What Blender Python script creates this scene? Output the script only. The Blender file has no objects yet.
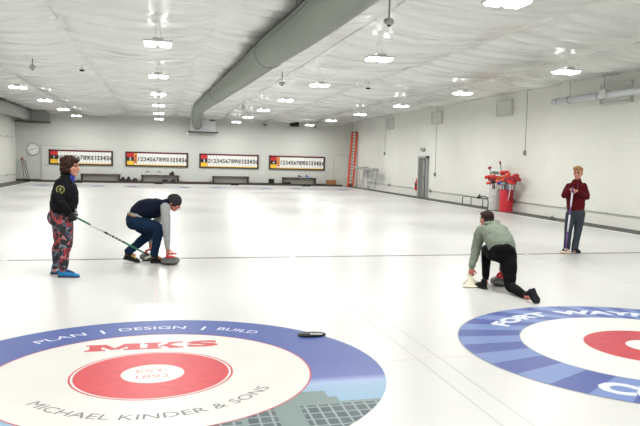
import bpy, bmesh, math, random
from mathutils import Vector, Matrix, noise
random.seed(7)
S = bpy.context.scene
COL = S.collection
PI = math.pi
V = Vector
S.view_settings.view_transform = 'Standard'
S.view_settings.look = 'None'
S.view_settings.gamma = 1
S.view_settings.use_curve_mapping = False
S.view_settings.exposure = EXPOSURE = 0.0

# ------------------------------------------------------------------ camera
CAM = V((0.0403, -5.5722, 1.6989))
PITCH, YAW, ROLL, FPX, PX, PY = 0.0738, 0.2761, 0.0261, 697.02, 355.95, 213.0
cp, sp, cy, sy = math.cos(PITCH), math.sin(PITCH), math.cos(YAW), math.sin(YAW)
FW = V((sy * cp, cy * cp, -sp))
rt = V((cy, -sy, 0))
up = rt.cross(FW)
RT = math.cos(ROLL) * rt + math.sin(ROLL) * up
UP = -math.sin(ROLL) * rt + math.cos(ROLL) * up
cd = bpy.data.cameras.new('camera')
cam = bpy.data.objects.new('camera', cd)
COL.objects.link(cam)
m = Matrix((RT, UP, -FW)).transposed().to_4x4()
m.translation = CAM
cam.matrix_world = m
cd.sensor_width = 36
cd.lens = FPX / 640 * 36
cd.shift_x = -(PX - 320) / 640
cd.clip_end = 200
S.camera = cam


def ray(x, y):
    return RT * ((x - PX) / FPX) - UP * ((y - PY) / FPX) + FW


def aY(x, y, Y):                      # survey helper: the place at depth Y sighted at a pixel of the photograph
    d = ray(x, y)
    return CAM + d * ((Y - CAM.y) / d.y)


def aX(x, y, X):
    d = ray(x, y)
    return CAM + d * ((X - CAM.x) / d.x)


def aZ(x, y, Z=0.0):
    d = ray(x, y)
    return CAM + d * ((Z - CAM.z) / d.z)


# ------------------------------------------------------------------ materials
MATS = {}


def mat(name, col, rough=0.5, metal=0.0, var=0.0, vscale=6.0, bump=0.0, bscale=30.0, emit=None, estr=0.0, spec=0.5):
    if name in MATS:
        return MATS[name]
    m = bpy.data.materials.new(name)
    m.use_nodes = True
    nt = m.node_tree
    b = nt.nodes['Principled BSDF']
    c = (*[srgb(v) for v in col], 1)
    b.inputs['Base Color'].default_value = c
    b.inputs['Roughness'].default_value = rough
    b.inputs['Metallic'].default_value = metal
    b.inputs['Specular IOR Level'].default_value = spec
    if var > 0:
        tc = nt.nodes.new('ShaderNodeTexCoord')
        n = nt.nodes.new('ShaderNodeTexNoise')
        n.inputs['Scale'].default_value = vscale
        n.inputs['Detail'].default_value = 5
        r = nt.nodes.new('ShaderNodeValToRGB')
        r.color_ramp.elements[0].position = .3
        r.color_ramp.elements[1].position = .7
        r.color_ramp.elements[0].color = (*[max(0, v * (1 - var)) for v in c[:3]], 1)
        r.color_ramp.elements[1].color = (*[min(1, v * (1 + var)) for v in c[:3]], 1)
        nt.links.new(tc.outputs['Object'], n.inputs['Vector'])
        nt.links.new(n.outputs['Fac'], r.inputs['Fac'])
        nt.links.new(r.outputs['Color'], b.inputs['Base Color'])
    if bump > 0:
        tc2 = nt.nodes.new('ShaderNodeTexCoord')
        n2 = nt.nodes.new('ShaderNodeTexNoise')
        n2.inputs['Scale'].default_value = bscale
        n2.inputs['Detail'].default_value = 4
        bp = nt.nodes.new('ShaderNodeBump')
        bp.inputs['Strength'].default_value = bump
        bp.inputs['Distance'].default_value = .02
        nt.links.new(tc2.outputs['Object'], n2.inputs['Vector'])
        nt.links.new(n2.outputs['Fac'], bp.inputs['Height'])
        nt.links.new(bp.outputs['Normal'], b.inputs['Normal'])
    if emit:
        b.inputs['Emission Color'].default_value = (*emit, 1)
        b.inputs['Emission Strength'].default_value = estr
    MATS[name] = m
    return m


def srgb(v):
    v /= 255.0
    return v / 12.92 if v <= 0.04045 else ((v + 0.055) / 1.055) ** 2.4


def N(nt, t, **kw):
    n = nt.nodes.new(t)
    for k, v in kw.items():
        if k in n.inputs:
            n.inputs[k].default_value = v
        else:
            setattr(n, k, v)
    return n


# ------------------------------------------------------------------ mesh helpers
class MB:
    def __init__(self):
        self.v, self.f, self.mi = [], [], []

    def add(self, vs, fs, mi=0):
        b = len(self.v)
        self.v += [V(p) for p in vs]
        self.f += [tuple(b + i for i in f) for f in fs]
        self.mi += [mi] * len(fs)
        return self

    def box(self, c, s, rot=None, mi=0, bev=0.0):
        c, h = V(c), V(s) * .5
        if bev <= 0:
            P = [V((x * h.x, y * h.y, z * h.z)) for x in (-1, 1) for y in (-1, 1) for z in (-1, 1)]
            F = [(0, 1, 3, 2), (4, 6, 7, 5), (0, 4, 5, 1), (2, 3, 7, 6), (0, 2, 6, 4), (1, 5, 7, 3)]
        else:
            bm = bmesh.new()
            bmesh.ops.create_cube(bm, size=1)
            for q in bm.verts:
                q.co = V((q.co.x * s[0], q.co.y * s[1], q.co.z * s[2]))
            bmesh.ops.bevel(bm, geom=bm.edges[:], offset=bev, segments=2, affect='EDGES', profile=.5)
            bm.verts.index_update()
            P = [q.co.copy() for q in bm.verts]
            F = [tuple(q.index for q in f.verts) for f in bm.faces]
            bm.free()
        if rot is not None:
            P = [rot @ p for p in P]
        return self.add([c + p for p in P], F, mi)

    def cyl(self, p0, p1, r0, r1=None, n=12, mi=0, caps=True):
        p0, p1 = V(p0), V(p1)
        r1 = r0 if r1 is None else r1
        d = (p1 - p0).normalized()
        a = d.orthogonal().normalized()
        b = d.cross(a)
        P = []
        for p, r in ((p0, r0), (p1, r1)):
            for i in range(n):
                t = 2 * PI * i / n
                P.append(p + a * (r * math.cos(t)) + b * (r * math.sin(t)))
        F = [(i, (i + 1) % n, n + (i + 1) % n, n + i) for i in range(n)]
        if caps:
            F += [tuple(range(n - 1, -1, -1)), tuple(range(n, 2 * n))]
        return self.add(P, F, mi)

    def tube(self, pts, r, n=8, mi=0):
        pts = [V(p) for p in pts]
        rr = r if isinstance(r, (list, tuple)) else [r] * len(pts)
        return self.loft(pts, [(q, q) for q in rr], n=n, sub=1, round_ends=False, mi=mi)

    def lathe(self, c, prof, n=28, axis=None, mi=0):
        c = V(c)
        az = V(axis).normalized() if axis else V((0, 0, 1))
        ax = az.orthogonal().normalized() if axis else V((1, 0, 0))
        ay = az.cross(ax)
        P, F = [], []
        for r, z in prof:
            for i in range(n):
                t = 2 * PI * i / n
                P.append(c + ax * (r * math.cos(t)) + ay * (r * math.sin(t)) + az * z)
        for k in range(len(prof) - 1):
            for i in range(n):
                F.append((k * n + i, k * n + (i + 1) % n, (k + 1) * n + (i + 1) % n, (k + 1) * n + i))
        F.append(tuple(range(n - 1, -1, -1)))
        F.append(tuple(range((len(prof) - 1) * n, len(prof) * n)))
        return self.add(P, F, mi)

    def loft(self, pts, rad, side=None, n=16, sub=4, round_ends=True, mi=0, sq=1.0):
        """closed smooth tube through pts; rad = (half width along side, half depth)."""
        pts = [V(p) for p in pts]
        rad = [(q, q) if not isinstance(q, (tuple, list)) else q for q in rad]
        if len(pts) > 2 and sub > 1:
            P2, R2 = [], []
            for i in range(len(pts) - 1):
                p0, p1, p2, p3 = pts[max(i - 1, 0)], pts[i], pts[i + 1], pts[min(i + 2, len(pts) - 1)]
                for k in range(sub):
                    t = k / sub
                    P2.append(.5 * ((2 * p1) + (p2 - p0) * t + (2 * p0 - 5 * p1 + 4 * p2 - p3) * t * t + (3 * p1 - p0 - 3 * p2 + p3) * t ** 3))
                    s_ = t * t * (3 - 2 * t)
                    R2.append(tuple(rad[i][j] * (1 - s_) + rad[i + 1][j] * s_ for j in (0, 1)))
            P2.append(pts[-1])
            R2.append(rad[-1])
            pts, rad = P2, R2
        tang = []
        for i in range(len(pts)):
            d = pts[min(i + 1, len(pts) - 1)] - pts[max(i - 1, 0)]
            tang.append(d.normalized())
        if round_ends:
            a0, a1 = [], []
            for t in (80, 55, 28):
                c, s_ = math.cos(math.radians(t)), math.sin(math.radians(t))
                q = min(rad[0])
                a0.append((pts[0] - tang[0] * q * s_, (rad[0][0] * c, rad[0][1] * c), tang[0]))
                q = min(rad[-1])
                a1.insert(0, (pts[-1] + tang[-1] * q * s_, (rad[-1][0] * c, rad[-1][1] * c), tang[-1]))
            pts = [x[0] for x in a0] + pts + [x[0] for x in a1]
            rad = [x[1] for x in a0] + rad + [x[1] for x in a1]
            tang = [x[2] for x in a0] + tang + [x[2] for x in a1]
        sd = V(side) if side is not None else tang[0].orthogonal()
        P, F = [], []
        for p, r, t in zip(pts, rad, tang):
            sd = (sd - t * sd.dot(t)).normalized()
            if side is not None:
                s0 = V(side)
                s1 = s0 - t * s0.dot(t)
                if s1.length > .2:
                    sd = s1.normalized()
            b = t.cross(sd)
            for i in range(n):
                a = 2 * PI * i / n
                ca, sa = math.cos(a), math.sin(a)
                if sq != 1.0:
                    ca = math.copysign(abs(ca) ** sq, ca)
                    sa = math.copysign(abs(sa) ** sq, sa)
                P.append(p + sd * (r[0] * ca) + b * (r[1] * sa))
        k = len(pts)
        for j in range(k - 1):
            for i in range(n):
                F.append((j * n + i, j * n + (i + 1) % n, (j + 1) * n + (i + 1) % n, (j + 1) * n + i))
        F.append(tuple(range(n - 1, -1, -1)))
        F.append(tuple(range((k - 1) * n, k * n)))
        return self.add(P, F, mi)

    def ball(self, c, r, n=16, M=None, mi=0):
        r = V(r) if isinstance(r, (tuple, list, Vector)) else V((r, r, r))
        P, F = [], []
        h = n // 2
        for j in range(h + 1):
            ph = -PI / 2 + PI * j / h
            cr = max(math.cos(ph), 1e-3)
            for i in range(n):
                t = 2 * PI * i / n
                p = V((r.x * cr * math.cos(t), r.y * cr * math.sin(t), r.z * math.sin(ph)))
                P.append(V(c) + (M @ p if M is not None else p))
        for j in range(h):
            for i in range(n):
                F.append((j * n + i, j * n + (i + 1) % n, (j + 1) * n + (i + 1) % n, (j + 1) * n + i))
        F.append(tuple(range(n - 1, -1, -1)))
        F.append(tuple(range(h * n, (h + 1) * n)))
        return self.add(P, F, mi)

    def disc(self, c, r0, r1, z, n=96, a0=0.0, a1=2 * PI, mi=0):
        P, F = [], []
        full = abs(a1 - a0 - 2 * PI) < 1e-6
        k = n if full else n + 1
        for i in range(k):
            t = a0 + (a1 - a0) * i / n
            for r in (r0, r1):
                P.append((c[0] + r * math.cos(t), c[1] + r * math.sin(t), z))
        for i in range(n):
            j = (i + 1) % k
            F.append((2 * i, 2 * i + 1, 2 * j + 1, 2 * j))
        return self.add(P, F, mi)

    def poly(self, pts, th=None, mi=0):
        n = len(pts)
        return self.add(pts, [tuple(range(n))], mi)

    def mesh(self, name, off=V((0, 0, 0)), smooth=False):
        me = bpy.data.meshes.new(name)
        me.from_pydata([tuple(p - off) for p in self.v], [], self.f)
        me.polygons.foreach_set('material_index', self.mi)
        if smooth:
            me.polygons.foreach_set('use_smooth', [True] * len(me.polygons))
        bm = bmesh.new()
        bm.from_mesh(me)
        bmesh.ops.recalc_face_normals(bm, faces=bm.faces[:]) if not getattr(self, 'flat', False) else None
        bm.to_mesh(me)
        bm.free()
        me.update()
        return me


def remesh(mb, voxel, it=4, fac=.5):
    me = mb.mesh('tmp')
    o = bpy.data.objects.new('tmp', me)
    COL.objects.link(o)
    r = o.modifiers.new('r', 'REMESH')
    r.mode = 'VOXEL'
    r.voxel_size = voxel
    if it:
        s = o.modifiers.new('s', 'SMOOTH')
        s.factor = fac
        s.iterations = it
    dg = bpy.context.evaluated_depsgraph_get()
    out = bpy.data.meshes.new_from_object(o.evaluated_get(dg))
    bpy.data.objects.remove(o)
    bpy.data.meshes.remove(me)
    out.polygons.foreach_set('use_smooth', [True] * len(out.polygons))
    return out


def wrinkle(me, amp, scale, st=(1, 1, 1), seed=0):
    vs = me.vertices
    nr = [v.normal.copy() for v in vs]
    for v, n_ in zip(vs, nr):
        p = V((v.co.x * st[0] * scale + seed, v.co.y * st[1] * scale, v.co.z * st[2] * scale))
        q = noise.noise(p) + .5 * noise.noise(p * 2.1)
        v.co += n_ * (amp * q)


ABS = {}


def thing(name, label, cat, loc=(0, 0, 0), group=None):
    o = bpy.data.objects.new(name, None)
    o.empty_display_size = .1
    COL.objects.link(o)
    o.location = loc
    ABS[o.name] = V(loc)
    o['label'] = label
    o['category'] = cat
    if group:
        o['group'] = group
    return o


def link(name, me, mats, parent=None, loc=None, smooth=False, label=None):
    o = bpy.data.objects.new(name, me)
    COL.objects.link(o)
    for mm in (mats if isinstance(mats, (list, tuple)) else [mats]):
        me.materials.append(mm)
    if parent is not None:
        o.parent = parent
    if loc is not None:
        o.location = loc
    if label:
        o['label'] = label
    return o


def obj(name, mb, mats, parent=None, smooth=False, base=None, label=None):
    """mesh given in world coordinates; stored relative to its thing's base"""
    if parent is not None:
        off = ABS[parent.name]
        o = link(name, mb.mesh(name, off, smooth), mats, parent, label=label)
        ABS[o.name] = off
    else:
        off = V(base) if base is not None else V((0, 0, 0))
        o = link(name, mb.mesh(name, off, smooth), mats, None, off, label=label)
        ABS[o.name] = off
    return o


def objm(name, me, mats, parent, label=None):
    """ready mesh in world coordinates under a thing"""
    off = ABS[parent.name]
    me.transform(Matrix.Translation(-off))
    o = link(name, me, mats, parent, label=label)
    ABS[o.name] = off
    return o


def tag(o, label, cat, group=None, kind=None):
    o['label'] = label
    o['category'] = cat
    if group:
        o['group'] = group
    if kind:
        o['kind'] = kind
    return o


def struct(name, mb, mats, smooth=False, label=None):
    o = obj(name, mb, mats, None, smooth)
    o['kind'] = 'structure'
    if label:
        o['label'] = label
        o['category'] = name.split('_')[0]
    return o


def dup(root, loc, label=None, group=None):
    r = root.copy()
    COL.objects.link(r)
    r.location = loc
    if label:
        r['label'] = label
    if group:
        r['group'] = group
    for ch in list(root.children):
        c = ch.copy()
        COL.objects.link(c)
        c.parent = r
        for g in list(ch.children):
            d = g.copy()
            COL.objects.link(d)
            d.parent = c
    return r


def text_shape(body, size=1.0, offset=0.0, sx=1.0, spacing=1.0, shear=0.0, res=3):
    """flat lettering as (verts2d, faces, width); baseline 0, left 0"""
    cu = bpy.data.curves.new('t', 'FONT')
    cu.body = body
    cu.size = size
    cu.offset = offset
    cu.space_character = spacing
    cu.shear = shear
    cu.resolution_u = res
    o = bpy.data.objects.new('t', cu)
    COL.objects.link(o)
    dg = bpy.context.evaluated_depsgraph_get()
    me = bpy.data.meshes.new_from_object(o.evaluated_get(dg))
    bpy.data.objects.remove(o)
    bpy.data.curves.remove(cu)
    vs = [(v.co.x * sx, v.co.y) for v in me.vertices]
    fs = [tuple(p.vertices) for p in me.polygons]
    bpy.data.meshes.remove(me)
    if not vs:
        return [], [], 0
    x0 = min(p[0] for p in vs)
    x1 = max(p[0] for p in vs)
    return [(x - x0, y) for x, y in vs], fs, x1 - x0


def arc_words(name, mm, parent, c, body, r, a_from, a_to, size, z, top=True, offset=0.0):
    full = text_shape(body, size, offset)[2]
    words = body.split(' ')
    for i, wd in enumerate(words):
        w = text_shape(wd, size, offset)[2]
        e = text_shape(' '.join(words[:i + 1]), size, offset)[2]
        b_ = MB()
        arc_text(b_, c, wd, r, a_from + (a_to - a_from) * (e - w) / full, a_from + (a_to - a_from) * e / full, size, z, top, offset)
        obj(name, b_, mm, parent)


def arc_text(mb, c, body, r, a_from, a_to, size, z, top=True, offset=0.0, sx=1.0, mi=0):
    """lettering bent along an arc of radius r (baseline); fitted between two angles in degrees"""
    vs, fs, w = text_shape(body, size, offset, sx)
    a0, a1 = math.radians(a_from), math.radians(a_to)
    P = []
    for x, y in vs:
        a = a0 + (a1 - a0) * x / w
        rr = r + y if top else r - y
        P.append((c[0] + rr * math.cos(a), c[1] + rr * math.sin(a), z))
    mb.flat = True
    mb.add(P, fs, mi)


# ================================================================== MATERIALS WITH OWN TREES
def ice_mat():
    m = bpy.data.materials.new('ice')
    m.use_nodes = True
    nt = m.node_tree
    b = nt.nodes['Principled BSDF']
    tc = N(nt, 'ShaderNodeTexCoord')
    n1 = N(nt, 'ShaderNodeTexNoise', Scale=.5, Detail=6)
    mp = N(nt, 'ShaderNodeMapping')
    mp.inputs['Scale'].default_value = (1.0, .45, 1)
    nt.links.new(tc.outputs['Object'], mp.inputs['Vector'])
    nt.links.new(mp.outputs['Vector'], n1.inputs['Vector'])
    r = N(nt, 'ShaderNodeValToRGB')
    r.color_ramp.elements[0].position = .35
    r.color_ramp.elements[1].position = .65
    r.color_ramp.elements[0].color = (.46, .465, .452, 1)
    r.color_ramp.elements[1].color = (.515, .515, .50, 1)
    nt.links.new(n1.outputs['Fac'], r.inputs['Fac'])
    nt.links.new(r.outputs['Color'], b.inputs['Base Color'])
    r2 = N(nt, 'ShaderNodeMapRange')
    r2.inputs['To Min'].default_value = .24
    r2.inputs['To Max'].default_value = .4
    nt.links.new(n1.outputs['Fac'], r2.inputs['Value'])
    nt.links.new(r2.outputs['Result'], b.inputs['Roughness'])
    n2 = N(nt, 'ShaderNodeTexNoise', Scale=60.0, Detail=3)
    nt.links.new(tc.outputs['Object'], n2.inputs['Vector'])
    bp = N(nt, 'ShaderNodeBump', Strength=.08, Distance=.004)
    nt.links.new(n2.outputs['Fac'], bp.inputs['Height'])
    nt.links.new(bp.outputs['Normal'], b.inputs['Normal'])
    b.inputs['IOR'].default_value = 1.31
    return m


def foil_mat():
    m = bpy.data.materials.new('ceiling_foil')
    m.use_nodes = True
    nt = m.node_tree
    b = nt.nodes['Principled BSDF']
    tc = N(nt, 'ShaderNodeTexCoord')
    mp = N(nt, 'ShaderNodeMapping')
    mp.inputs['Scale'].default_value = (.16, 8.0, 1)
    nt.links.new(tc.outputs['Object'], mp.inputs['Vector'])
    n1 = N(nt, 'ShaderNodeTexNoise', Scale=1.3, Detail=6)
    n1.inputs['Roughness'].default_value = .6
    nt.links.new(mp.outputs['Vector'], n1.inputs['Vector'])
    bp = N(nt, 'ShaderNodeBump', Strength=.9, Distance=.045)
    nt.links.new(n1.outputs['Fac'], bp.inputs['Height'])
    nt.links.new(bp.outputs['Normal'], b.inputs['Normal'])
    b.inputs['Base Color'].default_value = (.80, .81, .785, 1)
    b.inputs['Roughness'].default_value = .24
    b.inputs['Metallic'].default_value = .5
    return m


def block_mat(name, bw=.4, bh=.2, mort=.006, strength=.35, col=(.75, .75, .70)):
    m = bpy.data.materials.new(name)
    m.use_nodes = True
    nt = m.node_tree
    b = nt.nodes['Principled BSDF']
    tc = N(nt, 'ShaderNodeTexCoord')
    sep = N(nt, 'ShaderNodeSeparateXYZ')
    com = N(nt, 'ShaderNodeCombineXYZ')
    nt.links.new(tc.outputs['Object'], sep.inputs[0])
    nt.links.new(sep.outputs['Y'], com.inputs['X'])
    nt.links.new(sep.outputs['Z'], com.inputs['Y'])
    br = N(nt, 'ShaderNodeTexBrick')
    br.inputs['Scale'].default_value = 1
    br.inputs['Brick Width'].default_value = bw
    br.inputs['Row Height'].default_value = bh
    br.inputs['Mortar Size'].default_value = mort
    br.inputs['Mortar Smooth'].default_value = .3
    br.inputs['Color1'].default_value = (*col, 1)
    br.inputs['Color2'].default_value = (*[c * .985 for c in col], 1)
    br.inputs['Mortar'].default_value = (*[c * .93 for c in col], 1)
    nt.links.new(com.outputs[0], br.inputs['Vector'])
    n1 = N(nt, 'ShaderNodeTexNoise', Scale=.8, Detail=6)
    nt.links.new(tc.outputs['Object'], n1.inputs['Vector'])
    mx = N(nt, 'ShaderNodeMix', data_type='RGBA', blend_type='MULTIPLY')
    mx.inputs['Factor'].default_value = .12
    nt.links.new(br.outputs['Color'], mx.inputs['A'])
    nt.links.new(n1.outputs['Fac'], mx.inputs['B'])
    nt.links.new(mx.outputs['Result'], b.inputs['Base Color'])
    bp = N(nt, 'ShaderNodeBump', Strength=strength, Distance=.01)
    bp.invert = True
    nt.links.new(br.outputs['Fac'], bp.inputs['Height'])
    nt.links.new(bp.outputs['Normal'], b.inputs['Normal'])
    b.inputs['Roughness'].default_value = .6
    return m


def building_ring_mat():
    """printed picture in the left house's outer ring: deep blue sky, a pale haze, then a grey glass building"""
    m = bpy.data.materials.new('ring_print')
    m.use_nodes = True
    nt = m.node_tree
    b = nt.nodes['Principled BSDF']
    b.inputs['Roughness'].default_value = .45
    b.inputs['Specular IOR Level'].default_value = .22
    tc = N(nt, 'ShaderNodeTexCoord')
    sep = N(nt, 'ShaderNodeSeparateXYZ')
    nt.links.new(tc.outputs['Object'], sep.inputs[0])
    sky = N(nt, 'ShaderNodeValToRGB')
    mr = N(nt, 'ShaderNodeMapRange')
    mr.inputs['From Min'].default_value = -.9
    mr.inputs['From Max'].default_value = 1.9
    nt.links.new(sep.outputs['Y'], mr.inputs['Value'])
    nt.links.new(mr.outputs['Result'], sky.inputs['Fac'])
    e = sky.color_ramp.elements
    e[0].position, e[0].color = 0.0, (.20, .32, .44, 1)
    e[1].position, e[1].color = 1.0, (.03, .06, .23, 1)
    for p, c in ((.10, (.22, .33, .45)), (.15, (.26, .33, .50)), (.20, (.085, .11, .31)), (.35, (.055, .08, .27)), (.6, (.04, .07, .25))):
        q = e.new(p)
        q.color = (*c, 1)
    nt.links.new(sky.outputs['Color'], b.inputs['Base Color'])
    return m


def facade_mat():
    m = bpy.data.materials.new('facade_print')
    m.use_nodes = True
    nt = m.node_tree
    b = nt.nodes['Principled BSDF']
    b.inputs['Roughness'].default_value = .45
    b.inputs['Specular IOR Level'].default_value = .22
    tc = N(nt, 'ShaderNodeTexCoord')
    br = N(nt, 'ShaderNodeTexBrick')
    br.offset = 0
    br.inputs['Scale'].default_value = 1
    br.inputs['Brick Width'].default_value = .085
    br.inputs['Row Height'].default_value = .11
    br.inputs['Mortar Size'].default_value = .009
    br.inputs['Color1'].default_value = (.045, .065, .075, 1)
    br.inputs['Color2'].default_value = (.07, .10, .11, 1)
    br.inputs['Mortar'].default_value = (.20, .25, .25, 1)
    nt.links.new(tc.outputs['Object'], br.inputs['Vector'])
    nt.links.new(br.outputs['Color'], b.inputs['Base Color'])
    return m


def sunburst_mat():
    m = bpy.data.materials.new('sunburst_ring')
    m.use_nodes = True
    nt = m.node_tree
    b = nt.nodes['Principled BSDF']
    b.inputs['Roughness'].default_value = .45
    b.inputs['Specular IOR Level'].default_value = .22
    tc = N(nt, 'ShaderNodeTexCoord')
    sep = N(nt, 'ShaderNodeSeparateXYZ')
    nt.links.new(tc.outputs['Object'], sep.inputs[0])
    sx = N(nt, 'ShaderNodeMath', operation='SUBTRACT')
    sx.inputs[1].default_value = .80
    sy_ = N(nt, 'ShaderNodeMath', operation='SUBTRACT')
    sy_.inputs[1].default_value = .43
    nt.links.new(sep.outputs['X'], sx.inputs[0])
    nt.links.new(sep.outputs['Y'], sy_.inputs[0])
    at = N(nt, 'ShaderNodeMath', operation='ARCTAN2')
    nt.links.new(sy_.outputs[0], at.inputs[0])
    nt.links.new(sx.outputs[0], at.inputs[1])
    ad = N(nt, 'ShaderNodeMath', operation='MULTIPLY_ADD')
    ad.inputs[1].default_value = 180 / PI / 13.333
    ad.inputs[2].default_value = 40 - 174.7 / 13.333
    nt.links.new(at.outputs[0], ad.inputs[0])
    fr = N(nt, 'ShaderNodeMath', operation='FRACT')
    nt.links.new(ad.outputs[0], fr.inputs[0])
    gt = N(nt, 'ShaderNodeMath', operation='GREATER_THAN')
    gt.inputs[1].default_value = .5
    nt.links.new(fr.outputs[0], gt.inputs[0])
    mx = N(nt, 'ShaderNodeMix', data_type='RGBA')
    mx.inputs['A'].default_value = (.125, .185, .38, 1)
    mx.inputs['B'].default_value = (.05, .075, .25, 1)
    nt.links.new(gt.outputs[0], mx.inputs['Factor'])
    nt.links.new(mx.outputs['Result'], b.inputs['Base Color'])
    return m


def leggings_mat():
    m = bpy.data.materials.new('floral_leggings')
    m.use_nodes = True
    nt = m.node_tree
    b = nt.nodes['Principled BSDF']
    b.inputs['Roughness'].default_value = .7
    tc = N(nt, 'ShaderNodeTexCoord')
    nz = N(nt, 'ShaderNodeTexNoise', Scale=14.0, Detail=3)
    nt.links.new(tc.outputs['Object'], nz.inputs['Vector'])
    mxv = N(nt, 'ShaderNodeMix', data_type='RGBA')
    mxv.inputs['Factor'].default_value = .12
    nt.links.new(tc.outputs['Object'], mxv.inputs['A'])
    nt.links.new(nz.outputs['Color'], mxv.inputs['B'])
    vo = N(nt, 'ShaderNodeTexVoronoi', Scale=27.0)
    nt.links.new(mxv.outputs['Result'], vo.inputs['Vector'])
    sep = N(nt, 'ShaderNodeSeparateColor')
    nt.links.new(vo.outputs['Color'], sep.inputs[0])
    r = N(nt, 'ShaderNodeValToRGB')
    r.color_ramp.interpolation = 'CONSTANT'
    e = r.color_ramp.elements
    e[0].position, e[0].color = 0, (.008, .009, .013, 1)
    e[1].position, e[1].color = .40, (.30, .02, .03, 1)
    for p, c in ((.54, (.05, .075, .12)), (.66, (.40, .05, .05)), (.74, (.012, .012, .02)), (.88, (.12, .16, .21)), (.95, (.36, .14, .16))):
        q = e.new(p)
        q.color = (*c, 1)
    nt.links.new(sep.outputs[0], r.inputs['Fac'])
    nt.links.new(r.outputs['Color'], b.inputs['Base Color'])
    return m


ICE = ice_mat()
FOIL = foil_mat()
BLOCK = block_mat('painted_block')
PLASTER = mat('painted_plaster', (193, 195, 189), .6, var=.02, vscale=.7)
RUBBER = mat('rubber_matting', (84, 84, 80), .8, var=.18, vscale=3, bump=.3, bscale=40)
WHITE = mat('white_paint', (232, 232, 228), .5)
DARKWOOD = mat('dark_wood', (62, 42, 34), .5, var=.2, vscale=10)
BLACK = mat('black_plastic', (17, 17, 19), .45, spec=.3)
GREYMETAL = mat('grey_metal', (150, 152, 150), .4, .6)
STEEL = mat('galvanised_steel', (176, 180, 180), .35, .8, var=.08, vscale=5)
ALU = mat('aluminium', (158, 160, 160), .45, .3)
RED_P = mat('red_plastic', (186, 24, 30), .35)

# ================================================================== SETTING
XL, XR, YB, YF, ZC = -8.3, 12.8, 40.6, -10.0, 4.5
IXL, IXR, IYB = -7.2, 11.87, 39.6
SHEETS = (-4.5935, 0.0, 4.5935, 9.187)
mb = MB().box(((XL + XR) / 2, (YB + YF) / 2, -.103), (XR - XL + .6, YB - YF + .6, .2))
struct('floor', mb, RUBBER, label='dark rubber walkway floor around the ice')
mb = MB().box(((IXL + IXR) / 2, (IYB + YF + .2) / 2, -.05), (IXR - IXL, IYB - YF - .2, .1))
struct('floor_ice', mb, ICE, label='white curling ice covering the hall floor')
T = .15
# right wall with two openings: doorway at y 26.55-27.6
D0, D1, DH = 26.6, 27.62, 1.96
mb = MB()
mb.box((XR + T / 2, (YF + D0) / 2, 2.4), (T, D0 - YF, 5.0))
mb.box((XR + T / 2, (YB + D1) / 2, 2.4), (T, YB - D1, 5.0))
mb.box((XR + T / 2, (D0 + D1) / 2, (DH + 4.9) / 2), (T, D1 - D0, 4.9 - DH))
struct('wall_right', mb, BLOCK, label='white painted block wall on the right')
mb = MB().box((XL - T / 2, (YF + YB) / 2, 2.4), (T, YB - YF, 5.0))
struct('wall_left', mb, BLOCK, label='white painted block wall on the left')
mb = MB().box(((XL + XR) / 2, YB + T / 2, 2.4), (XR - XL + 2 * T, T, 5.0))
struct('wall_back', mb, PLASTER, label='white wall at the far end behind the scoreboards')
mb = MB().box(((XL + XR) / 2, YF - T / 2, 2.4), (XR - XL + 2 * T, T, 5.0))
struct('wall_front', mb, PLASTER, label='white wall behind the viewer')

# ceiling: sagging foil drape in 3.05 m strips between seam wires
SEAMS = [-8.3 + .2, -5.02, -1.99, 1.055, 4.10, 7.14, 10.19, 12.9]


def drape(x, y):
    k = 0
    while k < len(SEAMS) - 2 and x > SEAMS[k + 1]:
        k += 1
    u = (x - SEAMS[k]) / (SEAMS[k + 1] - SEAMS[k])
    u = min(max(u, 0), 1)
    sag = math.sin(PI * u)
    z = ZC - .07 * sag * (1 + .4 * noise.noise(V((k * 7.3, y * .35, 0))))
    ph = k * 3.7
    # cross folds: irregular soft ridges running across each strip
    q = noise.noise(V((x * .09 + ph, y * .55, ph)))
    q2 = noise.noise(V((x * .15 + ph * 2, y * 1.35 + .4 * q, 5.1)))
    q3 = noise.noise(V((x * .35, y * 4.6, ph)))
    z -= sag ** .35 * (.12 * abs(q) + .17 * (1 - abs(q2)) ** 6) + .010 * q3
    # gathers along the seam wires
    e = min(u, 1 - u)
    z += .012 * math.exp(-e * 30)
    if y > 36:
        z -= .18 * ((y - 36) / 4.7) ** 2 * (1 + .5 * noise.noise(V((x * .5, 0, 3))))
    return z


nx, ny = 150, 640
mb = MB()
P = []
for j in range(ny + 1):
    y = YF + (YB + .05 - YF) * j / ny
    for i in range(nx + 1):
        x = XL - .1 + (XR - XL + .2) * i / nx
        P.append((x, y, drape(x, y)))
F = [(j * (nx + 1) + i, (j + 1) * (nx + 1) + i, (j + 1) * (nx + 1) + i + 1, j * (nx + 1) + i + 1) for j in range(ny) for i in range(nx)]
mb.add(P, F)
mb.flat = True
struct('ceiling', mb, FOIL, smooth=True, label='draped white foil ceiling')
mb = MB()
for x in SEAMS[1:-1]:
    mb.tube([(x, YF + (YB - YF) * i / 60, drape(x, YF + (YB - YF) * i / 60) - .03) for i in range(61)], .007, n=6)
struct('trim_1', mb, mat('seam_wire', (150, 152, 150), .5))
mb = MB().box(((XL + XR) / 2, (YF + YB) / 2, 4.95), (XR - XL + .4, YB - YF + .4, .1))
struct('ceiling_deck', mb, WHITE)

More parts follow.
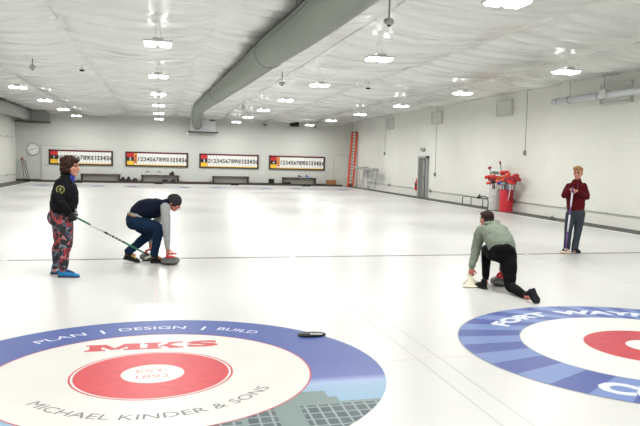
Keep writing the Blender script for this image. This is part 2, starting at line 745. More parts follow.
# ice edge boards
mb = MB()
mb.box((IXR + .02, (YF + IYB) / 2, .0), (.07, IYB - YF, .012))
mb.box((IXL - .02, (YF + IYB) / 2, .0), (.07, IYB - YF, .012))
struct('trim_2', mb, WHITE)
mb = MB().box(((IXL + IXR) / 2, IYB + .06, .05), (IXR - IXL, .1, .13))
struct('trim_3', mb, mat('bumper', (58, 46, 44), .7))
mb = MB().box(((XL + XR) / 2, YB - .012, .06), (XR - XL, .02, .14))
struct('baseboard_back', mb, mat('dark_baseboard', (70, 66, 64), .6))
mb = MB()
mb.box((aY(141, 130, YB).x, YB - .003, 2.4), (.012, .006, 4.4))
mb.box((aY(258, 130, YB).x, YB - .003, 2.4), (.012, .006, 4.4))
struct('trim_4', mb, mat('wall_seam', (186, 187, 184), .6))

# painted lines in the ice
PINK = mat('pink_line', (204, 184, 182), .35)
THIN = mat('grey_line', (172, 171, 168), .35)
HOG = mat('hog_line_paint', (84, 74, 74), .4, var=.3, vscale=4)
lines = MB()
for x in (-2.52, -2.28, 2.2102, 2.4137, 6.80, 7.0):
    lines.box((x, (YF + IYB) / 2 + 1, .0005), (.014, IYB - YF - 2.5, .002))
struct('trim_5', lines, THIN)
lines = MB()
for x in SHEETS:
    lines.box((x, 14.8, .0003), (.012, 44, .002))
for i in range(3):
    pass
for y in (0.0, 34.75):
    lines.box((2.3, y, .0003), (18.6, .012, .002))
struct('trim_6', lines, PINK)
for i, (x, lb) in enumerate(zip(SHEETS, ('leftmost', 'left centre', 'right centre', 'rightmost'))):
    o = obj('hog_line', MB().box((x, 6.4, .0008), (4.50 if i else 4.5, .10, .002)), HOG, None, base=(x, 6.4, 0))
    tag(o, ['dark line across the ice left of the player in flowered leggings',
            'dark line across the ice behind the player in flowered leggings and the crouching man',
            'dark line across the ice beyond the kneeling player in the green hoodie',
            'dark line across the ice at the feet of the player in the maroon sweater'][i], 'ice line', 'hog lines across the ice')

# ---------------------------------------------------------------- houses
BLUE_EDGE = mat('ring_edge', (150, 40, 60), .35)
ICEWHITE = mat('ring_white', (196, 195, 190), .45, spec=.22, var=.02, vscale=2)
RINGRED = mat('ring_red', (182, 50, 58), .45, spec=.22, var=.12, vscale=9)
WLET = mat('white_lettering', (196, 202, 216), .45, spec=.22)
RLET = mat('red_lettering', (178, 54, 64), .45, spec=.22)
GLET = mat('grey_lettering', (100, 100, 102), .45, spec=.22)
c0 = (0.0, 0.0)
h = thing('curling_house', 'blue ringed house lettered PLAN DESIGN BUILD in the left foreground ice', 'target rings', (0, 0, 0))
mb = MB().disc(c0, 1.235, 1.829, .0020, 160)
mb.flat = True
ring = obj('outer_ring', mb, building_ring_mat(), h, label='blue outer ring with a printed building photo')
# printed facade pieces inside the ring's lower part
FAC = facade_mat()
FACG = mat('facade_grey', (108, 124, 122), .45, spec=.22)


def clip_ring(poly_fn, x0, x1, nseg=24):
    pass


mb = MB()
mb.flat = True


def facade(mb, x0, x1, ytop, ybot, z, mi=0):
    """part of the print: the box cut by the ring's two circles, as fine columns"""
    n = max(2, int((x1 - x0) / .02))
    for i in range(n):
        xa, xb = x0 + (x1 - x0) * i / n, x0 + (x1 - x0) * (i + 1) / n
        q = []
        for x in (xa, xb):
            if abs(x) >= 1.829:
                q = None
                break
            lo = -math.sqrt(1.829 ** 2 - x * x)
            hi = -math.sqrt(max(0, 1.235 ** 2 - x * x)) if abs(x) < 1.235 else 9
            t, b_ = min(ytop, hi), max(ybot, lo)
            if t <= b_:
                q = None
                break
            q.append((t, b_))
        if q:
            mb.add([(xa, q[0][1], z), (xb, q[1][1], z), (xb, q[1][0], z), (xa, q[0][0], z)], [(0, 1, 2, 3)], mi)


facade(mb, .55, 1.22, -.66, -.80, .0023, 1)      # parapet
facade(mb, .30, 1.28, -.80, -2, .0022, 1)
facade(mb, -.9, .30, -1.0, -2, .0022, 1)
facade(mb, 1.28, 1.62, -.90, -2, .0022, 1)
facade(mb, .98, 1.60, -.95, -1.7, .0025, 0)
facade(mb, .60, .80, -.9, -1.7, .0025, 0)
facade(mb, .30, .56, -1.15, -1.7, .0025, 0)
facade(mb, -.8, .2, -1.3, -1.8, .0025, 0)
obj('building_print', mb, [FAC, FACG], ring, label='grey glass building printed across the ring')
mb = MB().disc(c0, 0, 1.235, .0018, 128)
mb.flat = True
obj('white_ring', mb, ICEWHITE, h)
mb = MB()
mb.flat = True
mb.disc(c0, 1.228, 1.240, .0026, 160)
obj('ring_outline', mb, RLET, h)
mb = MB()
mb.flat = True
mb.disc(c0, .24, .585, .0022, 128)
mb.disc(c0, .603, .618, .0022, 128)
obj('red_ring', mb, RINGRED, h)
mb = MB()
mb.flat = True
mb.disc(c0, 0, .24, .0021, 64)
bt = obj('button', mb, ICEWHITE, h)
for body, a0, a1 in (('PLAN', 132.5, 114.5), ('|', 109.0, 108.0), ('DESIGN', 102.5, 78.5), ('|', 72.0, 71.0), ('BUILD', 66, 50)):
    arc_words('slogan_bar' if body == '|' else 'slogan_word', WLET, ring, c0, body, 1.455, a0, a1, .155, .0024)
arc_words('name_word', GLET, h, c0, 'MICHAEL KINDER & SONS', .985, -146.5, -31, .135, .0023, False)
mb = MB()
mb.flat = True


def quad2(mb, pts, z):
    mb.add([(x, y, z) for x, y in pts], [tuple(range(len(pts)))])


def slab_M(mb, x, y, w, hh, z):
    s = w * .30
    for a in (x, x + w - s):
        quad2(mb, [(a + s * .12, y), (a + s * .88, y), (a + s * .88, y + hh), (a + s * .12, y + hh)], z)
        quad2(mb, [(a - s * .12, y), (a + s * 1.12, y), (a + s * 1.12, y + hh * .22), (a - s * .12, y + hh * .22)], z + .0001)
        quad2(mb, [(a - s * .12, y + hh * .8), (a + s * .9, y + hh * .8), (a + s * .9, y + hh), (a - s * .12, y + hh)], z + .0001)
    quad2(mb, [(x + s * .5, y + hh), (x + s * 1.1, y + hh), (x + w * .56, y + hh * .15), (x + w * .42, y + hh * .15)], z + .0002)
    quad2(mb, [(x + w - s * 1.1, y + hh), (x + w - s * .3, y + hh), (x + w * .58, y + hh * .15), (x + w * .44, y + hh * .15)], z + .0003)


def slab_K(mb, x, y, w, hh, z):
    s = w * .34
    quad2(mb, [(x + s * .15, y), (x + s, y), (x + s, y + hh), (x + s * .15, y + hh)], z)
    for yy in (y, y + hh * .8):
        quad2(mb, [(x - s * .1, yy), (x + s * 1.25, yy), (x + s * 1.25, yy + hh * .2), (x - s * .1, yy + hh * .2)], z + .0001)
        quad2(mb, [(x + w * .62, yy), (x + w * 1.02, yy), (x + w * 1.02, yy + hh * .2), (x + w * .62, yy + hh * .2)], z + .0001)
    quad2(mb, [(x + s, y + hh * .35), (x + s * 1.3, y + hh * .3), (x + w * .98, y + hh * .95), (x + w * .7, y + hh * .95)], z + .0002)
    quad2(mb, [(x + w * .40, y + hh * .5), (x + w * .60, y + hh * .68), (x + w * 1.0, y + hh * .08), (x + w * .66, y + hh * .08)], z + .0003)


ym, hm = .725, .215
slab_M(mb, -.56, ym, .46, hm, .0022)
slab_K(mb, -.07, ym, .32, hm, .0022)
vs, fs, w = text_shape('S', .30, .018)
y0, y1 = min(p[1] for p in vs), max(p[1] for p in vs)
mb.add([(.29 + x / w * .28, ym + (y - y0) / (y1 - y0) * hm, .0022) for x, y in vs], fs)
obj('monogram_lettering', mb, RLET, h)
for body, y in (('EST.', .035), ('1892', -.115)):
    mb = MB()
    mb.flat = True
    vs, fs, w = text_shape(body, .12)
    mb.add([(-.125 + x / w * .25, y + yy * .95, .0024) for x, yy in vs], fs)
    obj('date_lettering', mb, mat('pale_red_lettering', (198, 120, 124), .45, spec=.22), bt)

# right house
c1 = (4.5935, 0.0)
h = thing('curling_house', 'sunburst striped blue house lettered FORT WAYNE in the right foreground ice', 'target rings', (c1[0], 0, 0))
mb = MB().disc(c1, 1.225, 1.829, .0020, 160)
mb.flat = True
ring = obj('outer_ring', mb, sunburst_mat(), h)
arc_words('club_word', WLET, ring, c1, 'FORT', 1.40, 136, 100, .25, .0024, True, .013)
arc_words('club_word', WLET, ring, c1, 'WAYNE', 1.40, 94, 41, .25, .0024, True, .013)
arc_words('club_word', WLET, ring, c1, 'CURLING CLUB', 1.665, -142.5, -37.5, .36, .0024, False, .019)
mb = MB().disc(c1, 0, 1.225, .0018, 128)
mb.flat = True
obj('white_ring', mb, mat('ring_white_b', (203, 203, 198), .45, spec=.22), h)
mb = MB()
mb.flat = True
mb.disc(c1, 1.215, 1.228, .0024, 160)
mb.disc(c1, 1.822, 1.834, .0024, 160)
obj('ring_outline', mb, mat('ring_grey_edge', (110, 116, 140), .4), h)
mb = MB().disc(c1, .22, .61, .0022, 128)
mb.flat = True
obj('red_ring', mb, mat('ring_red_b', (174, 52, 64), .45, spec=.22, var=.1, vscale=7), h)
mb = MB().disc(c1, 0, .22, .0021, 64)
mb.flat = True
obj('button', mb, MATS['ring_white_b'], h)

# far houses
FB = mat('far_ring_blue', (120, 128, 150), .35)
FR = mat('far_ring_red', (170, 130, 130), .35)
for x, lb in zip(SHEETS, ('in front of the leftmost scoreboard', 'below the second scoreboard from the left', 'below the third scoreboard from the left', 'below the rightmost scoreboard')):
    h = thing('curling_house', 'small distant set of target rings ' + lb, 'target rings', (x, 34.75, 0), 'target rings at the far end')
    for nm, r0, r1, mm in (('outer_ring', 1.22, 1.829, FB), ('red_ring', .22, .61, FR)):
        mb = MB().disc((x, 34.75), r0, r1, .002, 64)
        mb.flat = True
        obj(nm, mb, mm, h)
    hk = thing('foot_hack', 'small black foot hack on the ice edge ' + lb, 'hack', (x, 38.6, 0), 'foot hacks at the far end')
    obj('rubber_block', MB().box((x, 38.6, .06), (.5, .2, .11), bev=.02), BLACK, hk)
    obj('base_plate', MB().box((x, 38.62, .006), (.56, .3, .012)), GREYMETAL, hk)

# ================================================================== BACK WALL
FRAME = mat('scoreboard_frame', (52, 26, 26), .45)
FRAMET = mat('scoreboard_top', (96, 22, 34), .5)
CARD = mat('score_card', (226, 226, 222), .5)
SRED, SYEL = mat('score_red', (196, 26, 34), .5), mat('score_yellow', (230, 184, 40), .5)
SBLK, SORG = mat('score_black', (18, 18, 18), .5), mat('score_orange', (226, 140, 50), .5)
sb_x = ((-6.44, -2.745), (-2.0, 1.815), (2.53, 6.345), (7.04, 10.82))
first = ('N', None, '2', None)
for i, (xa, xb) in enumerate(sb_x):
    zt, zb_ = 1.955, 1.035
    w, hgt = xb - xa, zt - zb_
    Y = YB - .06
    t = thing('scoreboard', ['leftmost scoreboard with sheet number 1, partly behind the curly haired player',
                             'scoreboard with sheet number 2 and an orange card, second from the left',
                             'scoreboard with sheet number 3, third from the left',
                             'rightmost scoreboard with sheet number 4 and an orange card'][i], 'scoreboard', (xa + w / 2, YB, zb_), 'scoreboards on the far wall')
    fr = MB()
    fr.box((xa + w / 2, Y + .03, zb_ + hgt / 2), (w, .06, hgt))
    obj('back_panel', fr, FRAME, t)
    bar = .085
    fr = MB()
    fr.box((xa + w / 2, Y - .01, zt - bar / 2), (w, .05, bar), bev=.01)
    obj('top_rail', fr, FRAMET, t)
    fr = MB()
    fr.box((xa + w / 2, Y - .01, zb_ + .04), (w, .05, .08), bev=.01)
    fr.box((xa + .04, Y - .01, zb_ + hgt / 2), (.08, .05, hgt), bev=.01)
    fr.box((xb - .05, Y - .01, zb_ + hgt / 2), (.10, .05, hgt), bev=.01)
    obj('frame', fr, FRAME, t)
    z0, z1 = zb_ + .085, zt - bar - .02
    hh = z1 - z0
    bx = xa + .09
    for nm, mm, a, b in (('red_marker', SRED, .68, 1), ('sheet_marker', SBLK, .34, .68), ('yellow_marker', SYEL, 0, .34)):
        o = obj(nm, MB().box((bx + .2, Y - .015, z0 + hh * (a + b) / 2), (.4, .012, hh * (b - a))), mm, t)
        if nm == 'sheet_marker':
            vs, fs, ww = text_shape(str(i + 1), .24, .006)
            mb = MB()
            mb.flat = True
            mb.add([(bx + .2 - ww / 2 + x, Y - .023, z0 + hh * .51 - .085 + y) for x, y in vs], fs)
            obj('sheet_numeral', mb, CARD, o)
    sx0, sx1 = bx + .42, xb - .105
    strip = obj('score_strip', MB().box(((sx0 + sx1) / 2, Y - .012, z0 + hh / 2 + .02), (sx1 - sx0, .01, hh - .04)), CARD, t)
    obj('yellow_strip', MB().box(((sx0 + sx1) / 2, Y - .012, z0 + .015), (sx1 - sx0, .012, .045)), SYEL, t)
    n = 16
    cw = (sx1 - sx0) / (n + 1)
    dv = MB()
    for k in range(1, n + 1):
        dv.box((sx0 + cw * k, Y - .019, z0 + hh / 2 + .02), (.014, .006, hh - .05))
    obj('dividers', dv, mat('score_divider', (120, 120, 118), .5), strip)
    mb = MB()
    mb.flat = True
    for k in range(0, n + 1):
        body = str(k) if k else first[i]
        if body is None:
            continue
        vs, fs, ww = text_shape(body, .36, .010, sx=.9 if k < 10 else .62)
        ww = max(ww, .001)
        mb.add([(sx0 + cw * (k + .5) - ww / 2 + x, Y - .024, z0 + hh * .5 - .11 + y) for x, y in vs], fs)
    obj('numerals', mb, SBLK, strip)
    if first[i] is None:
        oc = obj('orange_card', MB().box((sx0 + cw * .5, Y - .03, z0 + hh * .58), (cw * .9, .012, hh * .84)), SORG, t)
        mb = MB()
        mb.flat = True
        for q in (0, 1):
            vs, fs, ww = text_shape('8' if i == 1 else '1', .30, .008, sx=.8)
            mb.add([(sx0 + cw * .5 - ww / 2 + x, Y - .038, z0 + hh * (.56 if q else .22) + y) for x, y in vs], fs)
        obj('card_numerals', mb, mat('card_ink', (150, 40, 26), .5), oc)

# benches
bx = ((-4.61, -2.27), (-1.06, 1.28), (3.31, 5.69), (7.86, 10.16))
for i, (xa, xb) in enumerate(bx):
    t = thing('bench', ['long dark bench below the leftmost scoreboard', 'long dark bench below the scoreboard with sheet number 2',
                        'long dark bench below the scoreboard with sheet number 3', 'long dark bench below the rightmost scoreboard'][i], 'bench', ((xa + xb) / 2, 40.2, 0), 'benches along the far wall')
    obj('seat', MB().box(((xa + xb) / 2, 40.2, .49), (xb - xa, .38, .07), bev=.012), DARKWOOD, t)
    for x in (xa + .08, xb - .08):
        obj('leg', MB().box((x, 40.2, .23), (.10, .34, .46), bev=.01), DARKWOOD, t)
    obj('back_board', MB().box(((xa + xb) / 2, 40.35, .27), (xb - xa - .2, .03, .34)), mat('bench_board', (176, 174, 168), .6), t)


def small_item(name, label, cat, px, py, Y, w, hgt, mm, shape='box', d=None, zz=None, group=None, topm=None):
    p = aY(px, py, Y)
    z = 0 if zz is None else zz
    t = thing(name, label, cat, (p.x, Y, z), group)
    d = d or w * .7
    if shape == 'box':
        obj('body', MB().box((p.x, Y, z + hgt / 2), (w, d, hgt), bev=min(w, hgt) * .08), mm, t)
        obj('lid', MB().box((p.x, Y, z + hgt - .008), (w * 1.03, d * 1.03, .03), bev=.006), topm or mm, t)
    elif shape == 'bag':
        b = MB()
        b.loft([(p.x, Y, z + .02), (p.x, Y, z + hgt * .5), (p.x + .02, Y, z + hgt * .85)], [(w * .45, d * .45), (w * .5, d * .5), (w * .3, d * .35)], side=(1, 0, 0), n=16)
        for v_ in b.v:
            v_.z = max(v_.z, z)
        obj('body', b, mm, t, True)
        b = MB()
        b.tube([(p.x - w * .18, Y, z + hgt * .9), (p.x - w * .1, Y, z + hgt * 1.12), (p.x + w * .14, Y, z + hgt * 1.12), (p.x + w * .22, Y, z + hgt * .9)], .014, n=6)
        obj('handle', b, mm, t, True)
    elif shape == 'shoe':
        b = MB()
        b.loft([(p.x - w * .4, Y, z + .06), (p.x, Y, z + .05), (p.x + w * .42, Y, z + .035)], [(d * .4, .06), (d * .42, .05), (d * .36, .03)], side=(0, 1, 0))
        b.loft([(p.x - w * .34, Y, z + .06), (p.x - w * .36, Y, z + hgt)], [(d * .35, w * .16), (d * .36, w * .18)], side=(0, 1, 0))
        for v_ in b.v:
            v_.z = max(v_.z, z + .012)
        obj('upper', b, mm, t, True)
        obj('sole', MB().box((p.x, Y, z + .012), (w, d * .8, .024), bev=.01), topm or WHITE, t)
    return t


BAGM = mat('bag_fabric', (30, 30, 34), .8)
small_item('gym_bag', 'dark bag on the floor right of the leftmost bench', 'bag', 123, 182, 40.15, .34, .32, BAGM, 'bag')
small_item('gym_bag', 'rounded black bag between the two left benches, middle one of the three', 'bag', 128.4, 182, 40.15, .30, .36, BAGM, 'bag')
small_item('gym_bag', 'low black bag on the floor just left of the second bench', 'bag', 135, 182, 40.15, .5, .22, BAGM, 'bag')
small_item('gym_bag', 'black bag lying on the right end of the second bench', 'bag', 172, 174.5, 40.2, .34, .16, BAGM, 'bag', zz=.527, d=.3)
small_item('storage_crate', 'dark crate under the middle of the second bench', 'crate', 165, 181, 40.12, .36, .24, mat('crate_dark', (38, 48, 46), .6), topm=BLACK)
small_item('gym_bag', 'small black bag under the right part of the second bench', 'bag', 173, 182, 40.12, .34, .24, BAGM, 'bag')
small_item('water_bottle', 'small pale bottle lying on the right end of the third bench', 'bottle', 246.5, 175, 40.2, .2, .1, mat('pale_plastic', (190, 196, 200), .4), 'bag', zz=.527)
small_item('waste_bin', 'small black bin between the third bench and the rightmost bench', 'bin', 271.3, 184, 40.15, .36, .40, BLACK)
small_item('storage_crate', 'dark box under the left part of the rightmost bench', 'crate', 287, 183, 40.12, .48, .2, BLACK)
small_item('shoe', 'left one of two blue and white shoes on the rightmost bench', 'shoe', 300.5, 176, 40.2, .3, .14, mat('shoe_navy', (60, 70, 110), .6), 'shoe', zz=.527, d=.13)
small_item('shoe', 'right one of two blue and white shoes on the rightmost bench', 'shoe', 308, 176, 40.2, .34, .16, mat('shoe_blue', (84, 100, 176), .6), 'shoe', zz=.527, d=.13)
small_item('cardboard_box', 'brown cardboard box on the floor right of the rightmost bench', 'box', 331, 184, 40.1, .60, .42, mat('cardboard', (150, 108, 66), .8, var=.1), d=.4, topm=mat('cardboard_flap', (166, 124, 80), .8))

# clock
p = aY(33.2, 149.2, YB)
t = thing('wall_clock', 'round white wall clock with grey rim in the far left corner', 'clock', (p.x, YB, p.z))
b = MB().lathe((p.x, YB - .001, p.z), [(.30, 0), (.36, .01), (.37, .05), (.345, .055), (.335, .04)], 40, axis=(0, -1, 0))
obj('rim', b, mat('clock_rim', (110, 112, 112), .4), t, True)
obj('dial', MB().cyl((p.x, YB - .02, p.z), (p.x, YB - .048, p.z), .338, n=40), CARD, t)
b = MB()
for k in range(12):
    a = k * PI / 6
    b.box((p.x + .27 * math.sin(a), YB - .051, p.z + .27 * math.cos(a)), (.022, .004, .06), Matrix.Rotation(a, 3, 'Y'))
obj('hour_marks', b, SBLK, t)
for a, l in ((math.radians(70), .17), (math.radians(250), .24)):
    b = MB().box((p.x + math.sin(a) * l / 2, YB - .054, p.z + math.cos(a) * l / 2), (.022, .004, l), Matrix.Rotation(a, 3, 'Y'))
    obj('hand', b, SBLK, t)


# doors
def back_door(name, xa, xb, zt, hx, sgn):
    b = MB()
    b.box(((xa + xb) / 2, YB - .012, zt / 2), (xb - xa, .024, zt))
    o = struct(name, b, mat('door_white', (198, 200, 194), .5), label='plain white door in the far wall ' + ('beside the clock' if name == 'door_1' else 'beside the orange ladder'))
    b = MB()
    for x in (xa - .03, xb + .03):
        b.box((x, YB - .018, zt / 2), (.05, .036, zt + .06))
    b.box(((xa + xb) / 2, YB - .018, zt + .03), (xb - xa + .11, .036, .05))
    obj('door_frame', b, mat('door_trim', (176, 178, 173), .5), o)
    b = MB()
    b.cyl((hx, YB - .02, 1.0), (hx, YB - .09, 1.0), .02)
    b.box((hx + sgn * .06, YB - .085, 1.0), (.16, .02, .03))
    obj('door_handle', b, GREYMETAL, o)


back_door('door_1', -6.83, -4.95, 2.14, -6.65, 1)
back_door('door_2', 11.50, 12.45, 2.06, 11.62, 1)

# white duct box and shelf at the far end
pa, pb = aY(190.5, 113, 40.3), aY(215.5, 132, 40.3)
t = thing('duct_housing', 'white box on the far wall where the big grey duct ends', 'duct housing', ((pa.x + pb.x) / 2, YB, pb.z))
obj('panel', MB().box(((pa.x + pb.x) / 2, 40.45, (pb.z + 4.2) / 2), (pb.x - pa.x, .28, 4.2 - pb.z), bev=.01), mat('housing_white', (226, 228, 230), .5), t)
lv = MB()
q = aY(212.5, 117.5, 40.28)
lv.box((q.x, 40.27, q.z), (.36, .06, .46))
for k in range(6):
    lv.box((q.x, 40.235, q.z - .19 + k * .075), (.32, .02, .03))
obj('louvre', lv, mat('louvre_grey', (96, 100, 106), .5), t)
obj('ledge', MB().box(((pa.x + pb.x) / 2, 40.2, pb.z - .04), (pb.x - pa.x + .3, .5, .07), bev=.01), mat('ledge_dark', (70, 68, 66), .5), t)

# speakers up at the far wall
for px, py, w, hh, lb in ((294.5, 124.3, .56, .30, 'black speaker hung high on the far wall over the rightmost scoreboard'),
                          (265, 125, .20, .12, 'small dark sensor high on the far wall over the third scoreboard'),
                          (314, 126.5, .24, .12, 'small dark sensor high on the far wall right of the hung speaker'),
                          (187.5, 133.5, .12, .16, 'small white sensor on the far wall left of the duct housing')):
    p = aY(px, py, 40.45)
    t = thing('wall_speaker' if w > .5 else 'wall_sensor', lb, 'speaker' if w > .5 else 'sensor', (p.x, YB, p.z))
    mm = BLACK if w > .5 else (mat('sensor_grey', (110, 110, 108), .5) if 'white' not in lb else WHITE)
    obj('casing', MB().box((p.x, 40.42, p.z), (w, .26, hh), bev=.02), mm, t)
    obj('bracket', MB().box((p.x, 40.57, p.z + hh * .3), (w * .3, .06, hh * .5)), GREYMETAL, t)
for px in (147.5, 159):
    p = aY(px, 171.6, YB)
    t = thing('wall_outlet', 'small grey outlet on the far wall above the second bench, ' + ('left one of two' if px < 150 else 'right one of two'), 'outlet', (p.x, YB, p.z))
    obj('cover_plate', MB().box((p.x, YB - .012, p.z), (.26, .024, .07), bev=.006), GREYMETAL, t)
    obj('sockets', MB().box((p.x, YB - .027, p.z), (.16, .008, .03)), BLACK, t)

# ================================================================== DUCTS
DUCT = mat('duct_fabric', (130, 136, 126), .6, var=.05, vscale=2, bump=.15, bscale=6)
path, rad = [], []
DC = [(-9.9, 2.39, 3.89, .32), (2, 2.41, 3.91, .32), (6, 2.41, 3.94, .32), (9, 2.33, 3.98, .326), (14, 2.28, 4.03, .318), (20, 2.17, 4.09, .31), (26, 2.02, 4.12, .295), (31, 1.95, 4.13, .285), (36, 2.10, 4.03, .285), (40.25, 2.38, 3.74, .275)]
t = thing('ventilation_duct', 'big grey round fabric duct running along the middle of the ceiling', 'duct', (2.34, 15, 3.4))
b = MB().loft([(x, y, z) for y, x, z, r in DC], [(r, r) for y, x, z, r in DC], side=(1, 0, 0), n=36, sub=8, round_ends=False)
obj('duct_body', b, DUCT, t, True)
for y in (9.6, 21):
    b = MB()
    for k in range(len(DC) - 1):
        if DC[k][0] <= y < DC[k + 1][0]:
            u = (y - DC[k][0]) / (DC[k + 1][0] - DC[k][0])
            c = [DC[k][i] * (1 - u) + DC[k + 1][i] * u for i in range(4)]
            b.lathe((c[1], y - .012, c[2]), [(c[3] - .02, 0), (c[3] + .012, 0), (c[3] + .012, .03), (c[3] - .02, .024)], 36, axis=(0, 1, 0))
    obj('hoop', b, mat('duct_hoop', (96, 101, 94), .5), t, True)


def duct_at(y):
    for k in range(len(DC) - 1):
        if DC[k][0] <= y <= DC[k + 1][0]:
            u = (y - DC[k][0]) / (DC[k + 1][0] - DC[k][0])
            return [DC[k][q] * (1 - u) + DC[k + 1][q] * u for q in range(4)]


hole = MB().ball((0, 0, 0), .012, 8).mesh('air_hole')
hole.materials.append(mat('duct_hole', (84, 88, 84), .7))
for i in range(48):
    y = 4.6 + i * .2
    a = math.radians(170)
    c = duct_at(y)
    o = bpy.data.objects.new('air_hole', hole)
    COL.objects.link(o)
    o.parent = t
    o.location = V((c[1] + c[3] * math.cos(a), y, c[2] + c[3] * math.sin(a))) - ABS[t.name]
b = MB()
pts = []
for i in range(121):
    y = -8 + i * .39
    for k in range(len(DC) - 1):
        if DC[k][0] <= y <= DC[k + 1][0]:
            u = (y - DC[k][0]) / (DC[k + 1][0] - DC[k][0])
            c = [DC[k][q] * (1 - u) + DC[k + 1][q] * u for q in range(4)]
            a = math.radians(125)
            pts.append((c[1] + (c[3] + .015) * math.cos(a), y, c[2] + (c[3] + .03) * math.sin(a)))
b.tube(pts, .016, n=6)
for q in pts[::4]:
    b.cyl(q, (q[0] - .02, q[1], 4.46), .006, n=5)
obj('hanging_rail', b, mat('rail_dark', (66, 68, 66), .5), t)

# left wall duct
t = thing('ventilation_duct', 'grey metal duct along the top of the left wall', 'duct', (-7.7, 30, 3.6))
b = MB().loft([(-7.65, YF + .3, 4.0), (-7.65, 20, 4.0), (-7.6, 32, 4.0), (-7.5, 39.2, 3.95)], [.33, .33, .33, .33], n=28, sub=3, round_ends=False)
obj('duct_body', b, mat('duct_metal', (164, 168, 164), .4, .3), t, True)
b = MB()
b.tube([(-7.95, 2 + i * 2.0, 4.36 + .03 * math.sin(i)) for i in range(19)], .045, n=8)
b.tube([(-7.25, 2 + i * 2.0, 4.34 + .03 * math.cos(i)) for i in range(19)], .03, n=8)
obj('pipe_run', b, mat('pipe_dark', (74, 76, 74), .5), t, True)
t = thing('duct_housing', 'grey box at the far left corner where the left wall duct ends', 'duct housing', (-7.2, YB, 3.55))
obj('panel', MB().box((-7.2, 40.0, 3.9), (1.55, 1.15, .66), bev=.02), mat('housing_grey', (132, 134, 130), .5), t)
obj('ledge', MB().box((-7.2, 39.95, 3.55), (1.75, 1.25, .07), bev=.01), mat('ledge_dark', (70, 68, 66), .5), t)
# ceiling strip light style vents on left wall bottom
# ================================================================== RIGHT WALL
VG = mat('vent_grey', (204, 204, 198), .5)
for (px0, px1, py0, py1), lb in zip(((388.5, 394, 119.5, 129), (433, 443, 111, 124.5), (498, 513.5, 99, 115.5), (602.5, 634, 80, 103)),
                                    ('farthest from the viewer, above the leaning trestles', 'second from the far end, above the steel doorway', 'third from the far end, above the broom barrels', 'nearest, behind the hanging silver tube')):
    a, c = aX(px0, py1, XR), aX(px1, py0, XR)
    y0, y1, z0, z1 = c.y, a.y, 3.58, 4.16
    t = thing('wall_vent', 'square grey vent on the right wall, ' + lb, 'vent', (XR, (y0 + y1) / 2, z0), 'vents on the right wall')
    b = MB()
    X = XR - .05
    for y in (y0, y1):
        b.box((X, y, (z0 + z1) / 2), (.1, .04, z1 - z0 + .04))
    for z in (z0, z1):
        b.box((X, (y0 + y1) / 2, z), (.1, y1 - y0, .04))
    obj('frame', b, VG, t)
    b = MB().box((XR - .012, (y0 + y1) / 2, (z0 + z1) / 2), (.02, y1 - y0, z1 - z0))
    for k in range(9):
        b.box((XR - .05, (y0 + y1) / 2, z0 + .05 + k * (z1 - z0 - .1) / 8), (.07, y1 - y0, .012), Matrix.Rotation(.6, 3, 'Y'))
    obj('louvre', b, mat('vent_inner', (238, 238, 232), .5), t)

# hanging silver tube
X = 12.25
a, c = aX(554, 101, X), aX(640, 88.5, X)
t = thing('tube_heater', 'silver tube hung near the top of the right wall', 'tube heater', (X, a.y, a.z))
yN, zz = -2.0, 3.77
b = MB().loft([(X, a.y, zz), (X, 5, zz), (X, yN, zz)], [.105, .105, .105], n=24, sub=2, round_ends=False)
b.lathe((X, a.y + .001, zz), [(.105, -.02), (.095, .03), (.06, .05)], 24, axis=(0, 1, 0))
obj('tube', b, mat('tube_silver', (206, 210, 214), .35, .15, var=.05, vscale=8), t, True)
y = a.y - .3
while y > 9.5:
    b = MB().lathe((X, y, zz), [(.1, 0), (.112, 0), (.112, .03), (.1, .03)], 24, axis=(0, 1, 0))
    obj('band', b, GREYMETAL, t)
    y -= 2.1
b = MB()
q = aX(606, 94, X)
b.box((X - .02, q.y, zz + .02), (.27, .3, .24), bev=.02)
obj('clamp_box', b, mat('clamp_grey', (206, 206, 202), .4), t)
for y in (a.y - .9, q.y + .1, q.y - 3.8, q.y - 8):
    b = MB()
    b.cyl((X, y, zz + .1), (X, y, 4.45), .009, n=6)
    b.lathe((X, y - .01, zz), [(.108, 0), (.118, 0), (.118, .02), (.108, .02)], 24, axis=(0, 1, 0))
    obj('hanger', b, mat('hanger_grey', (126, 128, 126), .5), t)

# doorway in right wall
b = MB()
for y in (D0 - .04, D1 + .04):
    b.box((XR - .02, y, DH / 2 + .02), (.24, .10, DH + .14))
b.box((XR - .02, (D0 + D1) / 2, DH + .04), (.24, D1 - D0 + .18, .10))
o = struct('door_3', b, mat('door_steel', (160, 162, 160), .5, .1), label='grey steel doorway in the right wall by the red extinguisher')
b = MB().box((XR + .10, (D0 + D1) / 2, DH / 2), (.05, D1 - D0, DH))
obj('door_panel', b, mat('door_grey', (150, 150, 146), .5), o)
b = MB()
b.box((XR + .06, (D0 + D1) / 2 + .05, DH / 2), (.05, .05, DH))
b.cyl((XR + .02, D0 + .3, 1.0), (XR + .02, D1 - .3, 1.0), .025)
obj('push_bar', b, mat('door_dark', (60, 62, 62), .4), o)
# emergency light above
p = aX(424, 150.5, XR)
t = thing('emergency_light', 'grey twin-head emergency light above the steel doorway', 'emergency light', (XR, p.y, p.z))
obj('housing', MB().box((XR - .05, p.y, p.z + .03), (.1, .28, .16), bev=.02), mat('emerg_grey', (176, 176, 170), .5), t)
for s in (-1, 1):
    b = MB().lathe((XR - .10, p.y + s * .13, p.z + .07), [(.04, -.06), (.09, .0), (.095, .05), (.08, .055)], 20, axis=(-1, 0, -.2))
    obj('lamp_head', b, mat('emerg_head', (166, 166, 162), .4), t, True)
